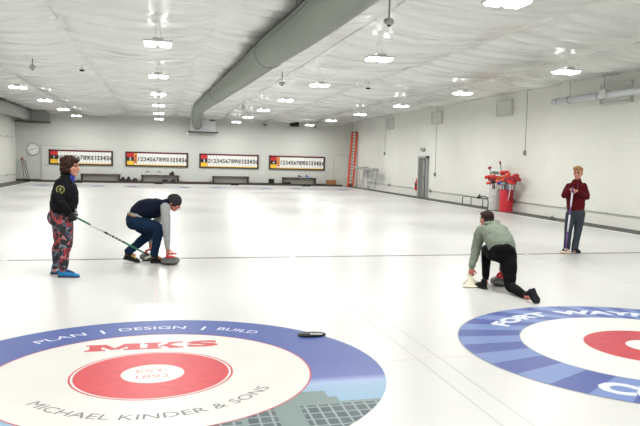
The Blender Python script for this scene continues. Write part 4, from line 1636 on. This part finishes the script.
# ------------------------------------------------------------ 1: woman in flowered leggings
def person_woman():
    t = thing('person', 'person with curly brown hair in black jacket and flowered leggings holding a broom', 'person', (-1.27, 4.8, 0))
    Fd = V((1, -.12, 0)).normalized()
    Lf = V((.12, 1, 0)).normalized()          # her left points away from the viewer
    A = lambda px, py, Y: aY(px, py, Y)
    Y = 4.8
    pel, wai, che, nek, hc = A(61.6, 213, Y), A(62.5, 201, Y), A(64.5, 189, Y), A(67.5, 179, Y), A(71.0, 167, Y)
    hN, hF = A(63.8, 217, 4.69), A(61, 217, 4.92)
    kN, kF = A(66.6, 243, 4.66), A(60, 243, 4.95)
    aN, aF = A(63, 271, 4.69), A(56, 267.5, 4.97)
    sN, sF = A(60.5, 184, 4.60), A(67, 183.5, 5.0)
    eN, eF = A(57.5, 200, 4.50), A(71, 199, 5.05)
    wN, wF = A(68.5, 213.5, 4.55), A(72, 210.5, 4.78)
    b = MB()
    # body
    b.loft([pel, wai, che, nek + V((-.02, 0, -.03))], [(.17, .12), (.15, .11), (.18, .12), (.08, .07)], side=Lf, n=24)
    b.loft([nek - V((.02, 0, .03)), nek + V((.015, 0, .08))], [.058, .055], n=16)
    for h_, k, a in ((hN, kN, aN), (hF, kF, aF)):
        b.loft([h_, h_.lerp(k, .5), k, k.lerp(a, .35), a], [.095, .085, .062, .060, .040], n=16)
        b.loft([a + V((-.03, 0, -.04)), a + V((.10, 0, -.05))], [(.03, .03), (.028, .018)], side=(0, 1, 0), n=12)
    for s_, e, w in ((sN, eN, wN), (sF, eF, wF)):
        b.loft([s_, e, w], [.055, .042, .028], n=14)
    Rh = frame(V((1, -.42, -.05)), V((-.05, 0, 1)))
    head(b, hc, Rh, 1.04, ears=False)
    hand(b, wN, (.55, .15, -.75), (.1, 1, .1), (.8, 0, .5), 1.0)
    hand(b, wF, (.6, -.5, -.6), (-.1, -.9, -.2), (.8, .2, .5), 1.0)
    objm('body', remesh(b, .0048, 3), SKIN, t)
    face_bits(t, hc, Rh, 1.04)
    # hair: full curly bob
    hb = MB()
    Th = lambda x, y, z: hc + Rh @ V((x, y, z))
    hb.ball(Th(-.032, 0, .045), (.118, .108, .103), 20, Rh)
    hb.ball(Th(-.06, 0, -.03), (.085, .112, .10), 20, Rh)
    hb.ball(Th(-.085, 0, -.085), (.055, .085, .055), 16, Rh)
    hb.ball(Th(.055, 0, .095), (.06, .075, .032), 16, Rh)
    rr = random.Random(5)
    for i in range(46):
        a, e = rr.uniform(0, 2 * PI), rr.uniform(-.9, 1.2)
        d = V((math.cos(e) * math.cos(a), math.cos(e) * math.sin(a), math.sin(e)))
        if d.x > .45 and d.z < .55:
            continue
        hb.ball(Th(-.04 + d.x * .112, d.y * .108, .02 + d.z * .118), rr.uniform(.024, .036), 10)
    me = remesh(hb, .007, 3)
    wrinkle(me, .008, 30)
    wrinkle(me, .005, 62)
    objm('hair', me, HAIRB, t)
    # leggings
    g = MB()
    g.loft([pel + V((0, 0, .07)), pel - V((.01, 0, .03))], [(.185, .135), (.195, .155)], side=Lf, n=24)
    g.ball(pel + V((-.075, -.07, -.055)), (.105, .105, .12), 18)
    g.ball(pel + V((-.075, .08, -.055)), (.105, .105, .12), 18)
    for h_, k, a in ((hN, kN, aN), (hF, kF, aF)):
        g.loft([h_ + V((0, 0, -.02)), h_.lerp(k, .35), h_.lerp(k, .7), k, k.lerp(a, .3) + V((-.02, 0, 0)), k.lerp(a, .7), a + V((0, 0, .012))],
               [.118, .115, .098, .082, .078, .062, .050], n=18)
    me = remesh(g, .008, 5)
    wrinkle(me, .004, 14)
    objm('leggings', me, leggings_mat(), t)
    # jacket
    JK = mat('jacket_black', (13, 14, 17), .8, spec=.12, bump=.35, bscale=22)
    j = MB()
    lo = A(63.0, 211.5, Y)
    j.loft([lo, A(64.0, 203, Y), A(65.0, 193, Y), A(65.5, 185, Y), A(66.3, 180, Y)],
           [(.205, .165), (.215, .178), (.225, .175), (.215, .145), (.12, .095)], side=Lf, n=28)
    j.loft([A(67, 180.5, Y), A(67.5, 175.5, Y)], [(.085, .08), (.082, .078)], side=Lf, n=20)
    for s_, e, w in ((sN, eN, wN), (sF, eF, wF)):
        j.loft([s_ + V((.015, 0, .0)), s_.lerp(e, .5), e, e.lerp(w, .5), w.lerp(e, .10)], [.088, .088, .082, .072, .056], n=18)
    me = remesh(j, .009, 6)
    wrinkle(me, .010, 9, (1, 1, 1.4), 3)
    wrinkle(me, .004, 26)
    jo = objm('jacket', me, JK, t)
    c = MB().loft([A(68.8, 180.0, Y), A(70.0, 177.4, Y)], [(.080, .076), (.074, .068)], side=Lf, n=20)
    objm('collar_scarf', remesh(c, .007, 3), mat('scarf_blue', (24, 34, 130), .8), t, 'bright blue collar at the neck')
    # sleeve emblem
    ec = A(60.3, 189.5, 4.462)
    em = MB().tube([ec + V((math.cos(k * PI / 12) * .048, .012 * math.cos(k * PI / 12), math.sin(k * PI / 12) * .048)) for k in range(25)], .005, n=6)
    for k in range(6):
        a = k * PI / 3
        em.box(ec + V((.0, -.004, 0)) + V((math.cos(a) * .032, 0, math.sin(a) * .032)), (.008, .006, .008), Matrix.Rotation(-a, 3, 'Y'))
    em.box(ec + V((.004, -.006, .0)), (.012, .006, .05), Matrix.Rotation(.4, 3, 'Y'))
    em.box(ec + V((-.004, -.006, .008)), (.034, .006, .010), Matrix.Rotation(-.5, 3, 'Y'))
    obj('sleeve_emblem', em, mat('emblem_yellow', (150, 148, 84), .6), jo, label='pale yellow round emblem')
    # gloves
    gl = MB()
    hand(gl, wN, (.55, .15, -.75), (.1, 1, .1), (.8, 0, .5), 1.0, 1.05, .004)
    objm('glove', remesh(gl, .005, 2), BLACK, t, 'black glove')
    gl = MB()
    hand(gl, wF, (.6, -.5, -.6), (-.1, -.9, -.2), (.8, .2, .5), 1.0, 1.05, .004)
    objm('glove', remesh(gl, .005, 2), mat('glove_grey', (150, 152, 154), .6), t, 'grey glove')
    BLU = mat('shoe_bright_blue', (26, 112, 166), .6, spec=.2, var=.1, vscale=20)
    DKS = mat('sole_dark', (34, 38, 52), .6)
    shoe(t, V((A(57.6, 277, 4.64).x, 4.70, .0)), V((1, -.18, 0)), V((0, 0, 1)), .285, BLU, DKS, mat('laces_dark', (38, 60, 110), .6), W=.105, H=.11)
    shoe(t, V((A(50.5, 273, 4.97).x, 4.99, .0)), V((1, -.10, 0)), V((0, 0, 1)), .28, BLU, DKS, mat('laces_dark', (38, 60, 110), .6), W=.105, H=.11)
    for a in (aN, aF):
        objm('sock', remesh(MB().loft([a + V((.004, 0, .02)), a + V((.012, 0, -.02))], [.040, .036], n=14), .006, 2), mat('sock_white', (220, 218, 214), .8), t)
    # her broom
    top, bot = A(70.5, 214.4, 4.62), A(149.5, 255.6, 6.08)
    GRN = mat('broom_green', (26, 110, 74), .4)
    BLKB = mat('broom_black', (34, 36, 38), .4)
    WHB = mat('broom_white', (206, 208, 204), .4)
    d = (bot - top).normalized()
    top = top - d * .06
    bt = broom('curling_broom', 'green and black broom held by the curly haired player, head by the crouching man', top, bot,
               (.8, -.2, .45), V((-.45, -.75, .5)),
               [('grip_tape', .10, BLKB), ('green_sleeve', .24, GRN), ('upper_shaft', .40, WHB), ('shaft', .66, BLKB), ('lower_sleeve', .92, GRN), ('collar', 1.0, BLKB)],
               mat('pad_yellow', (206, 200, 96), .7), mat('plate_white', (216, 218, 208), .5), head_len=.17)
    mk = MB()
    for u in (.45, .48, .52, .56, .60):
        mk.cyl(top.lerp(bot, u), top.lerp(bot, u + .012), .0152, n=12)
    obj('shaft_marks', mk, WHB, bt)


person_woman()


# ------------------------------------------------------------ 2: crouching man
def person_man():
    t = thing('person', 'person crouching in navy vest, grey beanie and jeans with hands on two stones', 'person', (-.1, 5.95, 0))
    A = lambda px, py, Y: aY(px, py, Y)
    Yc = 5.95
    Lf = V((0, 1, 0))
    pel = A(135, 219.5, Yc)
    wai = A(143.5, 211.5, Yc)
    che = A(154, 206.5, Yc)
    nek = A(164, 203.5, Yc)
    hc = A(174.2, 203, Yc - .02)
    hN, hF = A(135.5, 222, 5.84), A(136.5, 222, 6.08)
    kN, kF = A(158.8, 228.5, 5.83), A(149.5, 233.5, 6.12)
    aN, aF = A(154.6, 254.5, 5.85), A(128.8, 252.0, 6.02)
    sN, sF = A(165.2, 208.2, 5.73), A(163, 207.5, 6.16)
    eN, eF = A(166.6, 229.5, 5.70), A(154.5, 228, 6.27)
    wN, wF = A(167.3, 248.5, 5.71), A(150.4, 242.0, 6.22)
    b = MB()
    b.loft([pel, wai, che, nek - V((.04, 0, .01))], [(.165, .115), (.15, .105), (.185, .115), (.085, .075)], side=Lf, n=24)
    b.loft([nek - V((.05, 0, .0)), nek.lerp(hc, .6) + V((-.01, 0, -.02))], [.062, .058], n=16)
    for h_, k, a in ((hN, kN, aN), (hF, kF, aF)):
        b.loft([h_, h_.lerp(k, .5), k, k.lerp(a, .35), a], [.095, .085, .058, .056, .038], n=16)
        b.loft([a + V((-.02, 0, -.03)), a + V((.09, 0, -.05))], [(.028, .028), (.026, .018)], side=(0, 1, 0), n=12)
    for s_, e, w in ((sN, eN, wN), (sF, eF, wF)):
        b.loft([s_, e, e.lerp(w, .6), w], [.055, .042, .034, .026], n=14)
    Rh = frame(V((.80, -.38, -.48)), V((.45, -.1, .85)))
    head(b, hc, Rh, 1.02)
    hand(b, wN, (.20, -.05, -.95), (.45, .85, -.2), (.9, -.3, .2), .55)
    hand(b, wF, (.15, -.05, -.95), (.5, -.8, -.2), (.9, .3, .2), .55)
    objm('body', remesh(b, .0048, 3), SKINP, t)
    face_bits(t, hc, Rh, 1.02)
    # stubble beard
    Th = lambda x, y, z: hc + Rh @ V((x, y, z))
    # beanie
    k = MB()
    k.ball(Th(-.016, 0, .044), (.116, .096, .092), 24, Rh)
    k.ball(Th(-.040, 0, .040), (.098, .094, .092), 24, Rh)
    me = remesh(k, .006, 4)
    cutz = .030
    wrinkle(me, .003, 60)
    bo = objm('beanie', me, mat('beanie_grey', (44, 45, 47), .9, spec=.1, var=.15, vscale=60, bump=.5, bscale=120), t)
    cuff = MB().loft([Th(-.012, 0, .014), Th(-.014, 0, .050)], [(.096, .114), (.098, .116)], side=Rh @ V((0, 1, 0)), n=28)
    obj('cuff', cuff, mat('beanie_grey', (44, 45, 47), .9, spec=.1), bo, True)
    # shirt sleeves and hem (one shirt)
    sh = MB()
    sh.loft([A(137.5, 214.5, Yc), A(140, 212.8, Yc), wai, che, nek - V((.03, 0, .015))], [(.190, .132), (.190, .137), (.172, .128), (.190, .122), (.10, .085)], side=Lf, n=26)
    for s_, e, w in ((sN, eN, wN), (sF, eF, wF)):
        sh.loft([s_ + V((0, 0, .01)), s_.lerp(e, .45), e, e.lerp(w, .5), w.lerp(e, .06)], [.078, .072, .062, .054, .042], n=18)
    me = remesh(sh, .008, 5)
    wrinkle(me, .005, 16)
    objm('shirt', me, mat('shirt_grey', (146, 148, 147), .9, spec=.1, bump=.3, bscale=60), t, 'grey long sleeved shirt')
    # vest
    NV = mat('vest_navy', (13, 19, 36), .85, spec=.1, bump=.3, bscale=25)
    v = MB()
    v.loft([A(139.0, 212.0, Yc) , A(143.5, 209.6, Yc), A(150, 208.5, Yc), A(158, 206.8, Yc), A(164, 205.3, Yc)],
           [(.200, .142), (.202, .160), (.212, .164), (.205, .142), (.115, .095)], side=Lf, n=28)
    v.loft([A(163, 204.8, Yc), A(168.0, 203.2, Yc)], [(.09, .085), (.078, .076)], side=Lf, n=18)
    v.ball(A(153, 213, Yc), (.15, .18, .085), 18)
    me = remesh(v, .008, 5)
    wrinkle(me, .006, 13)
    objm('vest', me, NV, t, 'navy vest')
    # jeans
    JN = mat('jeans_blue', (18, 36, 58), .85, spec=.1, var=.22, vscale=9, bump=.3, bscale=60)
    g = MB()
    g.loft([A(136.5, 216.5, Yc), pel, A(138, 222, Yc)], [(.180, .130), (.185, .142), (.175, .12)], side=Lf, n=26)
    g.ball(A(133.5, 222, 5.85), (.115, .115, .125), 18)
    g.ball(A(133.5, 222, 6.06), (.115, .115, .125), 18)
    for h_, kk, a in ((hN, kN, aN), (hF, kF, aF)):
        g.loft([h_, h_.lerp(kk, .4), kk, kk.lerp(a, .3), kk.lerp(a, .7), a + V((-.01, 0, .012))], [.125, .112, .086, .078, .066, .062], n=18)
    me = remesh(g, .008, 5)
    wrinkle(me, .005, 15)
    wrinkle(me, .003, 36)
    jo = objm('jeans', me, JN, t)
    for a in (aN, aF):
        objm('sock', remesh(MB().loft([a + V((-.01, 0, .03)), a + V((.02, 0, -.03))], [.047, .046], n=14), .006, 2), BLACK, t)
    be = MB().loft([A(136.6, 215.6, Yc), A(135.9, 217.2, Yc)], [(.196, .146), (.198, .150)], side=Lf, n=28, round_ends=False)
    objm('belt', remesh(be, .007, 2), mat('belt_tan', (138, 96, 58), .6), t, 'tan belt below the grey shirt hem')
    BS = mat('shoe_black', (15, 15, 17), .7, spec=.2)
    YL = mat('laces_yellow', (190, 156, 60), .6)
    fN, fF = V((.72, -.45, 0)), V((.86, -.5, 0))
    pN = V((A(149.6, 263, 5.86).x + .02, 5.90, 0))
    shoe(t, pN, V((.84, -.20, 0)), V((0, 0, 1)), .255, BS, mat('sole_black', (20, 20, 22), .7), YL, W=.10, H=.12)
    pF = V((A(123.3, 262, 6.0).x, 6.06, .045))
    shoe(t, pF, V((.86, -.36, -.16)), V((.16, 0, 1)), .275, BS, mat('sole_black', (20, 20, 22), .7), YL, W=.10, H=.12)


person_man()


# ------------------------------------------------------------ 3: kneeling player in green hoodie
def person_kneel():
    t = thing('person', 'person in a sage green hoodie lunging on the ice, seen from behind', 'person', (4.5, 2.9, 0))
    A = lambda px, py, Y: aY(px, py, Y)
    Rg = V((1, 0, 0))
    pel, wai, che, nek, hc = A(502.5, 250.5, 2.93), A(501.5, 244, 3.02), A(495.5, 233.5, 3.22), A(490.5, 226.8, 3.36), A(486.7, 219.8, 3.45)
    hL, hR = A(496, 253, 2.99), A(508, 254.5, 2.92)
    kL, kR = A(486.5, 250.0, 3.36), A(510.3, 286.0, 2.72)
    aL, aR = A(485.5, 280.5, 3.16), A(526.5, 296.8, 2.30)
    sL, sR = A(480.3, 231.0, 3.30), A(503.5, 231.5, 3.30)
    eL, eR = A(476.2, 249, 3.32), A(505, 252, 3.50)
    wL, wR = A(471.6, 267.5, 3.24), A(501.8, 270.5, 3.34)
    b = MB()
    b.loft([pel, wai, che, nek - V((0, 0, .03))], [(.155, .11), (.14, .10), (.175, .11), (.08, .07)], side=Rg, n=24)
    b.loft([nek - V((.0, .03, .03)), nek.lerp(hc, .6)], [.06, .055], n=16)
    for h_, k, a in ((hL, kL, aL), (hR, kR, aR)):
        b.loft([h_, h_.lerp(k, .5), k, k.lerp(a, .35), a], [.09, .08, .056, .054, .036], n=16)
    b.loft([aL + V((0, -.03, -.03)), aL + V((-.02, .10, -.05))], [(.028, .026), (.026, .018)], side=Rg, n=12)
    b.loft([aR, aR + V((.12, -.06, -.06))], [(.03, .03), (.03, .022)], n=12)
    for s_, e, w in ((sL, eL, wL), (sR, eR, wR)):
        b.loft([s_, e, e.lerp(w, .6), w], [.052, .041, .034, .026], n=14)
    Rh = frame(V((-.32, 1, -.18)), V((-.05, .2, 1)))
    head(b, hc, Rh, 1.0)
    hand(b, wL, (-.05, .05, -1), (.5, .6, 0), (.5, .5, 0), 1.05)
    hand(b, wR, (-.05, -.1, -1), (-.8, -.2, 0), (0, .9, .2), .9)
    objm('body', remesh(b, .0048, 3), SKINP, t)
    face_bits(t, hc, Rh, 1.0)
    Th = lambda x, y, z: hc + Rh @ V((x, y, z))
    h = MB()
    h.ball(Th(-.022, 0, .046), (.103, .086, .090), 20, Rh)
    h.ball(Th(-.045, 0, -.012), (.068, .082, .085), 20, Rh)
    h.ball(Th(.050, 0, .092), (.05, .06, .03), 14, Rh)
    me = remesh(h, .006, 3)
    wrinkle(me, .006, 32, (1, 1, .5))
    objm('hair', me, HAIRD, t)
    # hoodie
    HD = mat('hoodie_sage', (116, 124, 112), .9, spec=.1, var=.05, vscale=12, bump=.35, bscale=35)
    j = MB()
    j.loft([A(502.3, 248.3, 2.96), A(500.8, 243.5, 3.02), A(497.0, 236.5, 3.14), A(494.0, 231.5, 3.24), A(491.5, 227.5, 3.31)],
           [(.192, .160), (.202, .162), (.200, .152), (.190, .138), (.105, .09)], side=Rg, n=28)
    for s_, e, w in ((sL, eL, wL), (sR, eR, wR)):
        j.loft([s_ + V((.01 if s_ is sL else -.01, 0, 0)), s_.lerp(e, .5), e, e.lerp(w, .5), w.lerp(e, .08)], [.082, .076, .070, .060, .045], n=18)
    j.ball(A(503, 237, 3.16), (.10, .10, .12), 16)
    me = remesh(j, .008, 5)
    wrinkle(me, .009, 9, (1, 1, 1.6), 2)
    wrinkle(me, .004, 24)
    jo = objm('hoodie', me, HD, t)
    hd = MB()
    hd.loft([A(485.5, 223.5, 3.36), A(490.5, 224.3, 3.25), A(496.5, 223.3, 3.30), A(498.3, 221.8, 3.40)], [(.028, .035), (.045, .05), (.042, .05), (.025, .03)], n=16)
    hd.loft([A(487.0, 222.5, 3.43), A(492.5, 221.8, 3.40), A(497, 221.5, 3.42)], [.03, .035, .03], n=14)
    me = remesh(hd, .007, 4)
    wrinkle(me, .005, 22)
    objm('hood', me, HD, jo)
    cf = MB().loft([wL.lerp(eL, .16), wL.lerp(eL, .04)], [.046, .040], n=16)
    objm('cuff', remesh(cf, .006, 2), HD, jo)
    # leggings
    LG = mat('leggings_black', (9, 9, 12), .8, spec=.12)
    g = MB()
    g.loft([A(501.5, 246.8, 2.97), pel, A(502.5, 254.0, 2.92)], [(.160, .12), (.182, .15), (.165, .13)], side=Rg, n=26)
    for h_, kk, a in ((hL, kL, aL), (hR, kR, aR)):
        g.loft([h_, h_.lerp(kk, .4), h_.lerp(kk, .75), kk, kk.lerp(a, .3), kk.lerp(a, .7), a.lerp(kk, .06)], [.120, .112, .088, .074, .068, .056, .044], n=18)
    me = remesh(g, .007, 5)
    wrinkle(me, .003, 18)
    objm('leggings', me, LG, t)
    BS = mat('trainer_black', (16, 16, 19), .7, spec=.2)
    SO = mat('trainer_sole', (30, 32, 40), .8, spec=.2)
    shoe(t, V((A(485.5, 285, 3.04).x, 3.02, 0)), V((-.22, .97, 0)), V((0, 0, 1)), .265, BS, mat('sole_black', (20, 20, 22), .7), None, W=.10, H=.11)
    # trailing foot: toe on the ice, sole towards the viewer
    toe = A(538.5, 304.5, 2.02)
    toe.z = .012
    heel = A(533.0, 289.5, 2.06)
    d = (toe - heel)
    nrm = V((-.50, 1.0, .12))
    shoe(t, heel - d.normalized() * .01, d, nrm, d.length + .02, BS, SO, None, W=.115, H=.12)
    # white delivery stabiliser under the left hand
    q = A(470.5, 282, 3.20)
    s = thing('delivery_stabilizer', 'cream white delivery stabilizer under the left hand of the player in the green hoodie', 'stabilizer', (q.x, 3.2, 0))
    CR = mat('stabilizer_cream', (216, 212, 192), .5)
    top = A(470.2, 275.5, 3.24)
    obj('grip', MB().cyl(top + V((-.05, 0, .012)), top + V((.05, .03, .012)), .014, n=12), CR, s, True)
    b1, b2 = A(466.0, 285.0, 3.2), A(478.8, 286.5, 3.2)
    k = MB()
    k.loft([top, top.lerp(V((q.x + .005, 3.2, .05)), .6), V((q.x + .01, 3.2, .012))], [(.018, .014), (.045, .03), (.078, .05)], side=(1, 0, 0), n=16)
    for v in k.v:
        v.z = max(v.z, .004)
    objm('body_shell', remesh(k, .006, 2), CR, s)
    obj('strut', MB().cyl(top, V((b2.x, 3.18, .02)), .016, .022, n=10), CR, s, True)
    obj('strut', MB().cyl(top, V((A(464, 283, 3.2).x, 3.24, .03)), .012, .014, n=10), CR, s, True)
    obj('foot_bar', MB().loft([(A(464, 284, 3.2).x, 3.22, .018), (q.x, 3.16, .014), (b2.x, 3.18, .016)], [(.03, .012)] * 3, side=(0, 1, 0), n=12), CR, s, True)


person_kneel()


# ------------------------------------------------------------ 4: standing man in maroon
def person_stand():
    t = thing('person', 'person with blond hair in a maroon sweater standing with both hands on a broom', 'person', (7.9, 6.65, 0))
    A = lambda px, py, Y: aY(px, py, Y)
    Fd = V((-.35, -.94, 0)).normalized()
    Lf = V((0, 0, 1)).cross(Fd)               # his left, towards picture right
    Y = 6.68
    pel, wai, che, nek, hc = A(576, 211.5, Y), A(576, 203, Y), A(576, 192, Y), A(577.3, 182.5, Y), A(578.0, 173.3, Y)
    hL, hR = A(580.3, 213.5, Y - .02), A(570.8, 213.5, Y + .02)
    kL, kR = A(577.8, 231.5, Y - .03), A(568.2, 231, Y)
    aL, aR = A(574.6, 248.5, Y - .06), A(566.8, 247, Y + .05)
    sL, sR = A(583.6, 186.0, Y - .02), A(568.8, 186.5, Y + .06)
    eL, eR = A(586.8, 196.8, Y - .05), A(564.3, 195.4, Y - .03)
    wL, wR = A(576.8, 190.8, Y - .28), A(569.2, 189.6, Y - .25)
    b = MB()
    b.loft([pel, wai, che, nek - V((0, 0, .04))], [(.165, .11), (.15, .105), (.185, .115), (.08, .07)], side=Lf, n=24)
    b.loft([nek - V((0, 0, .05)), nek.lerp(hc, .65)], [.06, .055], n=16)
    for h_, k, a in ((hL, kL, aL), (hR, kR, aR)):
        b.loft([h_, h_.lerp(k, .5), k, k.lerp(a, .35), a], [.088, .078, .056, .054, .038], n=16)
        b.loft([a + V((0, .02, -.03)), a + V((-.04, -.10, -.05))], [(.028, .026), (.026, .018)], side=(1, 0, 0), n=12)
    for s_, e, w in ((sL, eL, wL), (sR, eR, wR)):
        b.loft([s_, e, e.lerp(w, .6), w], [.053, .041, .034, .027], n=14)
    Rh = frame(V((-.72, -.66, -.08)), V((.02, 0, 1)))
    head(b, hc, Rh, 1.05)
    hand(b, wL, (-.9, -.12, .18), (-.1, .2, -1), (-.1, -.9, .2), .9, 1.0)
    hand(b, wR, (.85, -.25, .12), (-.1, .2, -1), (.1, -.9, .2), .9, 1.0)
    objm('body', remesh(b, .0048, 3), SKIN, t)
    face_bits(t, hc, Rh, 1.05)
    Th = lambda x, y, z: hc + Rh @ V((x, y, z))
    h = MB()
    h.ball(Th(-.028, 0, .052), (.100, .090, .088), 20, Rh)
    h.ball(Th(-.055, 0, .0), (.055, .078, .07), 20, Rh)
    h.ball(Th(.048, .01, .098), (.058, .075, .036), 16, Rh)
    rr = random.Random(9)
    for i in range(26):
        a = rr.uniform(0, 2 * PI)
        e = rr.uniform(.35, 1.3)
        d = V((math.cos(e) * math.cos(a), math.cos(e) * math.sin(a), math.sin(e)))
        h.ball(Th(-.01 + d.x * .098, d.y * .092, .05 + d.z * .085), rr.uniform(.018, .028), 8)
    me = remesh(h, .006, 3)
    wrinkle(me, .006, 34)
    objm('hair', me, HAIRY, t)
    SW = mat('sweater_maroon', (80, 18, 24), .9, spec=.1, var=.10, vscale=14, bump=.35, bscale=45)
    j = MB()
    j.loft([A(575.6, 207.5, Y), A(575.8, 202, Y), A(576, 194, Y), A(576.3, 187, Y), A(577, 183.2, Y)],
           [(.178, .135), (.182, .135), (.205, .140), (.190, .115), (.11, .09)], side=Lf, n=28)
    for s_, e, w in ((sL, eL, wL), (sR, eR, wR)):
        j.loft([s_, s_.lerp(e, .5), e, e.lerp(w, .5), w.lerp(e, .06)], [.070, .070, .064, .056, .044], n=18)
    me = remesh(j, .008, 5)
    wrinkle(me, .007, 11, (1, 1, 1.5), 4)
    wrinkle(me, .0035, 28)
    jo = objm('sweater', me, SW, t)
    c = MB().loft([A(577.1, 184, Y), A(577.6, 180.4, Y) + V((0, -.005, 0))], [(.078, .074), (.072, .070)], side=Lf, n=20)
    objm('collar', remesh(c, .007, 2), mat('collar_maroon', (74, 20, 26), .8), jo)
    zp = MB().box(A(576.1, 186.5, Y) + Fd * .135, (.012, .012, .15), Matrix.Rotation(.1, 3, 'Y'))
    obj('zip', zp, mat('zip_dark', (50, 20, 24), .5), jo)
    TR = mat('trousers_grey', (56, 61, 70), .9, spec=.1, var=.12, vscale=10, bump=.3, bscale=50)
    g = MB()
    g.loft([A(576, 207.5, Y), pel, A(575.6, 215.5, Y)], [(.160, .115), (.172, .125), (.165, .11)], side=Lf, n=26)
    for h_, kk, a in ((hL, kL, aL), (hR, kR, aR)):
        g.loft([h_, h_.lerp(kk, .5), kk, kk.lerp(a, .5), a + V((0, 0, -.02))], [.100, .092, .078, .070, .066], n=18)
    me = remesh(g, .008, 5)
    wrinkle(me, .006, 13, (1, 1, .6))
    objm('trousers', me, TR, t)
    BS = mat('shoe_darkgrey', (15, 15, 19), .7, spec=.2)
    so = mat('sole_black', (20, 20, 22), .7)
    shoe(t, aL * 1 + V((.012, .07, -aL.z)), V((-.10, -1, 0)), V((0, 0, 1)), .275, BS, so, None, W=.10)
    shoe(t, aR * 1 + V((.045, .05, -aR.z)), V((-.72, -.62, 0)), V((0, 0, 1)), .275, BS, so, None, W=.10)
    top = A(573.0, 187.5, Y - .33)
    bot = A(565.2, 251.5, 6.36)
    bot.z = .03
    PUR, WHB = mat('broom_purple', (86, 50, 120), .4), mat('broom_pale', (202, 200, 208), .4)
    broom('curling_broom', 'purple and white broom standing upright under the hands of the maroon sweater player', top, bot,
          (1, -.1, 0), V((.0, -.1, 1)),
          [('grip', .08, PUR), ('upper_shaft', .30, WHB), ('purple_band', .42, PUR), ('shaft', .68, WHB), ('lower_sleeve', .94, PUR), ('collar', 1.0, WHB)],
          mat('pad_tan', (206, 178, 134), .7), mat('plate_pale', (190, 180, 170), .5), r=.017)


person_stand()
